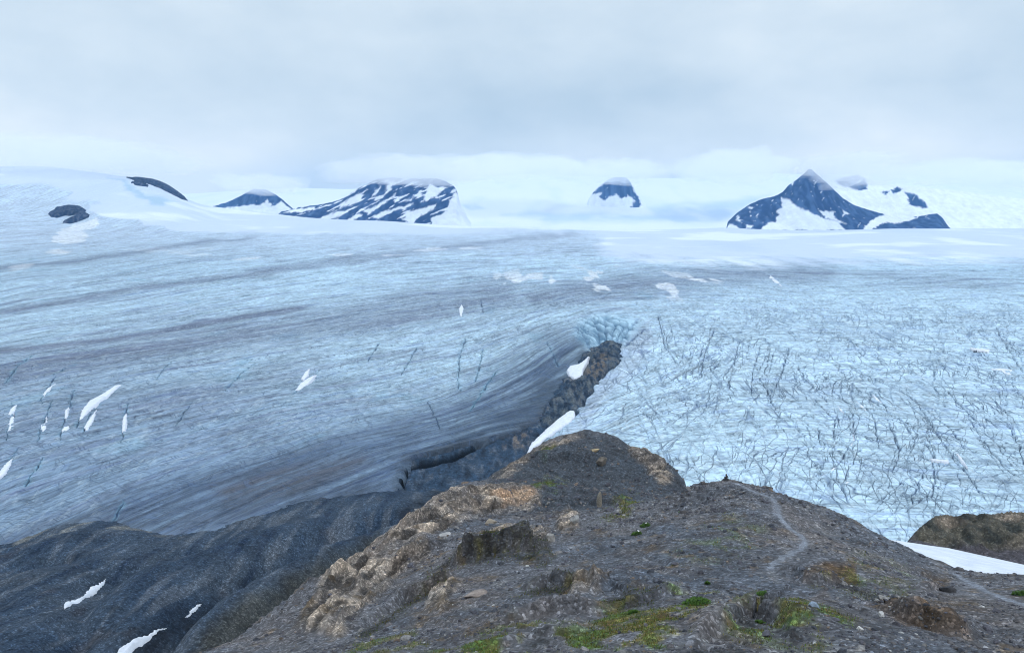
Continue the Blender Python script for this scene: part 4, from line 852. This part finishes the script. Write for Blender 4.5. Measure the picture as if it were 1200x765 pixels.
def build_snow():
    kf = lambda x, y: ssurf(x, y) - .25
    snow_patch([(1043,631),(1075,636),(1110,641),(1150,650),(1200,661),(1260,672),(1260,690),(1200,672),(1160,678),(1120,676),(1090,662),(1060,648)], kf, ssurf, 90, 260, .35, 'large white snow patch between the scree ridge and the brown knoll', sub=110, edge=1.0, sink=.6)
    snow_patch([(617,531),(622,520),(640,503),(655,490),(668,481),(673,482),(674,488),(668,495),(650,506),(635,518)], lambda x, y: gbase0(x, y)+.5, gbase0, 700, 1500, 2.0, 'long white snow wedge running down behind the round knob', sub=70, edge=4, sink=12)
    snow_patch([(664,434),(668,429),(678,427),(686,421),(691,416),(688,424),(683,433),(682,441),(674,444),(668,441)], lambda x, y: gbase0(x, y)+.5, gbase0, 700, 1700, 2.0, 'rounded snow patch beside the top of the rock ridge', sub=60, edge=4, sink=14)
    vf = lambda x, y: vfull(x, y, True)
    v0 = lambda x, y: vfull(x, y, False)
    vf = lambda x, y: vfull(x, y) + .3
    snow_patch([(75,718),(76,708),(84,706),(95,703),(101,694),(106,688),(114,686),(122,681),(126,678),(118,690),(106,700),(92,710)], vf, v0, 220, 700, 1.0, 'hooked snow patch high on the dark moraine slope', sub=60, edge=2.0, sink=2.0)
    snow_patch([(130,775),(145,760),(160,752),(172,748),(182,741),(197,734),(193,738),(178,750),(160,762),(150,775)], vf, v0, 220, 700, 1.0, 'long snow patch lying in the bottom of the dark gully', sub=60, edge=2.0, sink=2.0)
    snow_patch([(217,724),(224,717),(231,712),(237,711),(230,717),(222,722)], vf, v0, 220, 700, 1.0, 'tiny curved snow strip up the dark gully', sub=40, edge=1.2, sink=1.5)
    g = 'snow filled crevasses on the glacier'
    T = [([(92,494),(95,482),(105,470),(120,462),(135,452),(143,451),(130,461),(115,472),(104,482),(98,491)],'largest curved snow strip filling a crevasse above the dark slope'),
         ([(98,502),(104,492),(113,480),(111,491),(104,504),(101,505)],'short snow strip just below the largest curved one'),
         ([(8,510),(9,498),(12,490),(17,488),(18,500),(12,508)],'stubby snow strip near the left end of the crevassed band'),
         ([(10,485),(13,479),(20,474),(18,482),(12,487)],'small snow strip directly above the stubby one'),
         ([(48,505),(47,499),(53,496),(54,487),(56,492),(55,503),(50,508)],'thin snow strip between the stubby one and the round blot'),
         ([(72,505),(75,501),(81,500),(81,506),(76,508)],'round white snow blot at the foot of a broken strip'),
         ([(76,490),(76,482),(81,477),(80,485),(78,494)],'broken thin snow strip above the round blot'),
         ([(143,505),(144,490),(148,484),(149,495),(147,505)],'upright snow strip at the right of the crevassed band'),
         ([(-3,563),(0,552),(8,543),(15,537),(13,545),(6,556)],'straight snow strip at the picture edge low on the ice'),
         ([(50,463),(55,456),(66,449),(60,456),(53,463)],'short slanting snow strip above the thin one'),
         ([(346,458),(352,450),(360,444),(371,439),(362,449),(352,457)],'slanting snow strip in the middle of the left ice'),
         ([(353,444),(358,436),(363,432),(361,440),(356,445)],'little snow strip just above the slanting middle one'),
         ([(539,370),(538,362),(541,357),(543,361),(541,371)],'thin upright snow strip high on the middle ice')]
    for uv, lb in T: snow_patch(uv, lambda x, y: gbase0(x, y)+.9, gbase0, 400, 3000, .6, lb, g, 30, 1.6, sink=4, rag=.6)
    T += [([(668,384),(674,381),(684,384),(690,386),(684,388),(674,387)],'white snow ledge on top of the icefall above the rock ridge'),([(696,382),(704,379),(712,382),(708,385),(700,385)],'small snow cap right of the snow ledge on the icefall'),([(673,394),(682,393),(690,399),(694,405),(688,403),(680,399)],'curved snow cornice at the left end of the icefall')]
    T2 = [([(1160,433),(1172,432),(1186,434),(1185,443),(1178,438),(1165,435)],'white wedge of snow on the cracked ice near the upper right'),([(1136,408),(1160,410),(1158,413),(1140,410)],'thin snow streak above the white wedge'),
          ([(980,474),(984,478),(989,484),(985,482)],'tiny snow fleck at the head of a long curved crack'),([(1002,470),(1012,477),(1016,483),(1008,477)],'short snow strip right of the long curved crack'),([(1022,462),(1028,467),(1033,472),(1026,469)],'short snow strip highest above the curved cracks'),
          ([(995,505),(1002,512),(1001,520),(997,528),(996,522),(1000,514)],'hooked snow sliver inside the curved crack'),([(960,560),(970,552),(984,546),(976,553),(965,560)],'bright snow streak above the path shoulder'),([(1090,538),(1112,540),(1110,542),(1092,540)],'level snow streak in the middle of the cracked ice'),
          ([(1120,530),(1127,537),(1134,548),(1128,543),(1122,535)],'slanting snow streak beside the level one'),([(903,323),(912,330),(917,336),(910,333),(901,326)],'slanting snow streak far up on the grey ice'),
          ([(986,570),(993,564),(996,566),(990,571)],'small snow streak beneath the bright one')]
    for uv, lb in T2: snow_patch(uv, lambda x, y: gbase0(x, y)+1., gbase0, 400, 4000, .6, lb, g, 30, 1.5, sink=4, rag=.6)
    # far-left rocks in the icefall
    def islet(uv, label, seed):
        x, y, _ = hit([p[0] for p in uv], [p[1] for p in uv], gbase0, 2000, 4700); poly = list(zip(x, y))
        gx = np.linspace(x.min()-20, x.max()+20, 90); gy = np.linspace(y.min()-30, y.max()+30, 90); X, Y = np.meshgrid(gx, gy)
        s = sd(X+9*fbm(X/25,Y/25,3,seed), Y+12*fbm(X/25,Y/40,3,seed+4), poly); z = gbase0(X, Y)+6 + 14*(1-np.exp(-np.maximum(s,0)/18)) + 5*fbm(X/15,Y/20,4,seed,ridged=True)*ss(0,15,s) - 30*ss(2,-12,s)
        col = mix(np.broadcast_to(np.array([.012,.03,.075]), X.shape+(3,)), (.07,.085,.13), np.clip(.3+2*fbm(X/12,Y/18,4,seed+9),0,1))
        co, q, c = compact(np.stack([X,Y,z],-1).reshape(-1,3), grid_quads(90, 90, s > -12), col.reshape(-1,3))
        tag(raw_mesh('rock_outcrop', co, q, rock_material('outcrop_rock.%d' % seed, .05, .2, .5, 4), c), label, 'rock outcrop', 'rocks sticking out of the icefall')
    islet([(58,251),(65,246),(80,243),(95,244),(100,247),(99,251),(86,252),(74,253),(67,255),(60,254)], 'dark elongated rock outcrop in the icefall, the upper one', 31)
    islet([(75,261),(82,257),(95,253),(104,252),(103,255),(91,260),(82,262)], 'dark rock outcrop just under the elongated one', 41)
    islet([(147,208),(156,210),(171,212),(186,215),(200,222),(219,235),(214,234),(202,228),(190,222),(178,217),(160,213)], 'thin dark rock rib along the edge of the snow dome', 51)
    islet([(154,214),(163,215),(174,218),(172,219),(160,218)], 'small dark rock strip below the rib on the snow dome', 61)

# ------------------------------------------------------------------ SKY, LIGHT, AIR
def build_world():
    w = bpy.data.worlds.new('World'); bpy.context.scene.world = w; w.use_nodes = True; t = w.node_tree; t.nodes.clear()
    def n(k, **kw):
        nd = t.nodes.new('ShaderNode'+k)
        for a, b in kw.items(): setattr(nd, a, b)
        return nd
    L = t.links.new
    sky = n('TexSky', sky_type='NISHITA', sun_disc=False, sun_elevation=math.radians(52), sun_rotation=math.radians(150)); sky.air_density = 1.2; sky.dust_density = 1.5
    tc = n('TexCoord'); mp = n('Mapping'); mp.inputs['Scale'].default_value = (2.0, 2.0, 4.2); L(tc.outputs['Generated'], mp.inputs[0])
    nz = n('TexNoise'); nz.inputs['Scale'].default_value = 1.25; nz.inputs['Detail'].default_value = 6; nz.inputs['Roughness'].default_value = .55; L(mp.outputs[0], nz.inputs['Vector'])
    nz2 = n('TexNoise'); nz2.inputs['Scale'].default_value = .45; nz2.inputs['Detail'].default_value = 3; L(mp.outputs[0], nz2.inputs['Vector'])
    ad = n('Math', operation='MULTIPLY_ADD'); L(nz2.outputs[0], ad.inputs[0]); ad.inputs[1].default_value = .9; 
    hf = n('Math', operation='MULTIPLY'); L(nz.outputs[0], hf.inputs[0]); hf.inputs[1].default_value = .85; L(hf.outputs[0], ad.inputs[2])
    sx = n('SeparateXYZ'); L(tc.outputs['Generated'], sx.inputs[0])
    # elevation trend: brighter band just above the horizon, brighter to the left
    er = n('ValToRGB'); L(sx.outputs[2], er.inputs[0]); ee = er.color_ramp.elements; ee[0].position = 0; ee[0].color = (.34,)*3+(1,); ee[1].position = .5; ee[1].color = (.16,)*3+(1,)
    for p_, v_ in ((.035,.34),(.07,.27),(.105,.15),(.145,.05),(.20,.08)): q_ = ee.new(p_); q_.color = (v_,)*3+(1,)
    lr = n('MapRange'); L(sx.outputs[0], lr.inputs[0]); lr.inputs[1].default_value = -.62; lr.inputs[2].default_value = -.30; lr.inputs[3].default_value = .26; lr.inputs[4].default_value = -.03
    a2 = n('Math', operation='ADD'); L(ad.outputs[0], a2.inputs[0]); L(er.outputs[0], a2.inputs[1]); a3 = n('Math', operation='ADD'); L(a2.outputs[0], a3.inputs[0]); L(lr.outputs[0], a3.inputs[1])
    mr = n('MapRange'); L(a3.outputs[0], mr.inputs[0]); mr.inputs[1].default_value = .76; mr.inputs[2].default_value = 1.27
    cr = n('ValToRGB'); L(mr.outputs[0], cr.inputs[0]); e = cr.color_ramp.elements
    e[0].position = 0; e[0].color = (.42,.565,.70, 1); e[1].position = 1; e[1].color = (.84,.915,.96, 1)
    for p_, c_ in ((.33,(.525,.655,.775,1)),(.72,(.68,.79,.88,1))): q_ = e.new(p_); q_.color = c_
    sc = n('VectorMath', operation='SCALE'); ze = n('MapRange'); L(sx.outputs[2], ze.inputs[0]); ze.inputs[1].default_value = .26; ze.inputs[2].default_value = .75; ze.inputs[3].default_value = CLOUD/SKY; ze.inputs[4].default_value = 1.45*CLOUD/SKY; L(ze.outputs[0], sc.inputs['Scale']); L(cr.outputs[0], sc.inputs[0])
    mx = n('Mix', data_type='RGBA'); mx.inputs[0].default_value = .93; L(sky.outputs[0], mx.inputs[6]); L(sc.outputs[0], mx.inputs[7])
    bg = n('Background'); bg.inputs[1].default_value = SKY; L(mx.outputs[2], bg.inputs[0]); o = n('OutputWorld'); L(bg.outputs[0], o.inputs[0])
    l = bpy.data.lights.new('sun', 'SUN'); l.energy = 1.3; l.angle = math.radians(20); l.color = (1, .97, .93)
    so = bpy.data.objects.new('sun', l); C.objects.link(so); el, rt = math.radians(52), math.radians(150)
    d = Vector((math.cos(el)*math.sin(rt), math.cos(el)*math.cos(rt), math.sin(el))); so.rotation_euler = d.to_track_quat('Z', 'Y').to_euler()
def box(name, x0, x1, y0, y1, z0, z1, mat):
    co = [(x, y, z) for x in (x0, x1) for y in (y0, y1) for z in (z0, z1)]
    return raw_mesh(name, np.array(co), np.array([(0,1,3,2),(4,6,7,5),(0,4,5,1),(2,3,7,6),(0,2,6,4),(1,5,7,3)]), mat, smooth=False)
def build_air():
    m = bpy.data.materials.new('air'); m.use_nodes = True; t = m.node_tree; t.nodes.clear(); o = t.nodes.new('ShaderNodeOutputMaterial'); v = t.nodes.new('ShaderNodeVolumePrincipled')
    v.inputs['Color'].default_value = (.30, .60, 1, 1); v.inputs['Density'].default_value = HAZE; v.inputs['Anisotropy'].default_value = .0
    t.links.new(v.outputs[0], o.inputs[1])
    b = box('haze', -14500, 14500, -400, 14500, -900, 700, m); tag(b, 'thin blue air over the whole icefield', kind='stuff')
CLOUD, SKY, HAZE = .98, .1, 3.0e-5

def build_clouds():
    m = bpy.data.materials.new('cloud_mist'); m.use_nodes = True; t = m.node_tree; t.nodes.clear(); o = t.nodes.new('ShaderNodeOutputMaterial'); v = t.nodes.new('ShaderNodeVolumePrincipled')
    v.inputs['Color'].default_value = (.985, .99, 1, 1); v.inputs['Density'].default_value = .0019; v.inputs['Anisotropy'].default_value = .0; t.links.new(v.outputs[0], o.inputs[1])
    for i, (u, vv, Y, wx, wy, wz) in enumerate([(308,216,6900,46,500,11),(484,200,5600,92,600,17),(722,202,7700,62,500,14),(1000,199,5400,58,500,19),(70,180,4700,110,400,20),(170,190,4900,70,300,14),(1130,202,7600,90,700,14),(600,196,7800,80,700,15),(860,196,7400,70,600,18),(1200,212,7600,60,600,12)]):
        x, y, z = (float(q) for q in P(u, vv, Y)); co, q = boulder_mesh(1, 1, 1, 5, 60); d = co/np.linalg.norm(co, axis=1)[:, None]
        r = 1 + .6*fbm(d[:,0]*2.0+i*3, d[:,2]*1.6+d[:,1], 4, 900+i) + .3*fbm(d[:,0]*4, d[:,1]*4+d[:,2]*4, 3, 950+i)
        co = d*r[:, None]*np.array([wx*Y/F, wy, wz*Y/F])
        ob = raw_mesh('cloud', co, q, m); ob.location = (x, y, z); tag(ob, 'soft white cloud hiding the mountain tops', kind='stuff')

def main():
    global M_ICE, M_SNOW
    sc = bpy.context.scene
    M_ICE = ice_material(); M_SNOW = snow_material()
    build_world()
    build_glacier(); build_valley(); build_nunatak(); R = build_ridge(); build_knoll(); build_snow(); build_mountains(); build_snowfield(); build_things(R)
    build_clouds()
    if HAZE > 0: build_air()
    cam = bpy.data.cameras.new('camera'); co = bpy.data.objects.new('camera', cam); C.objects.link(co)
    cam.sensor_width = 36; cam.lens = 36*F/1200; cam.clip_start = .1; cam.clip_end = 60000; co.rotation_euler = (math.pi/2 - TH, 0, 0); sc.camera = co
    sc.view_settings.view_transform = 'Standard'; sc.view_settings.look = 'None'; sc.view_settings.exposure = .14; sc.view_settings.gamma = 1
    cy = sc.cycles; cy.max_bounces = 12; cy.diffuse_bounces = 3; cy.volume_bounces = 10; cy.use_denoising = True; cy.denoising_prefilter = 'ACCURATE'; cy.filter_width = 1.05; cy.use_adaptive_sampling = True; cy.adaptive_threshold = .02
main()
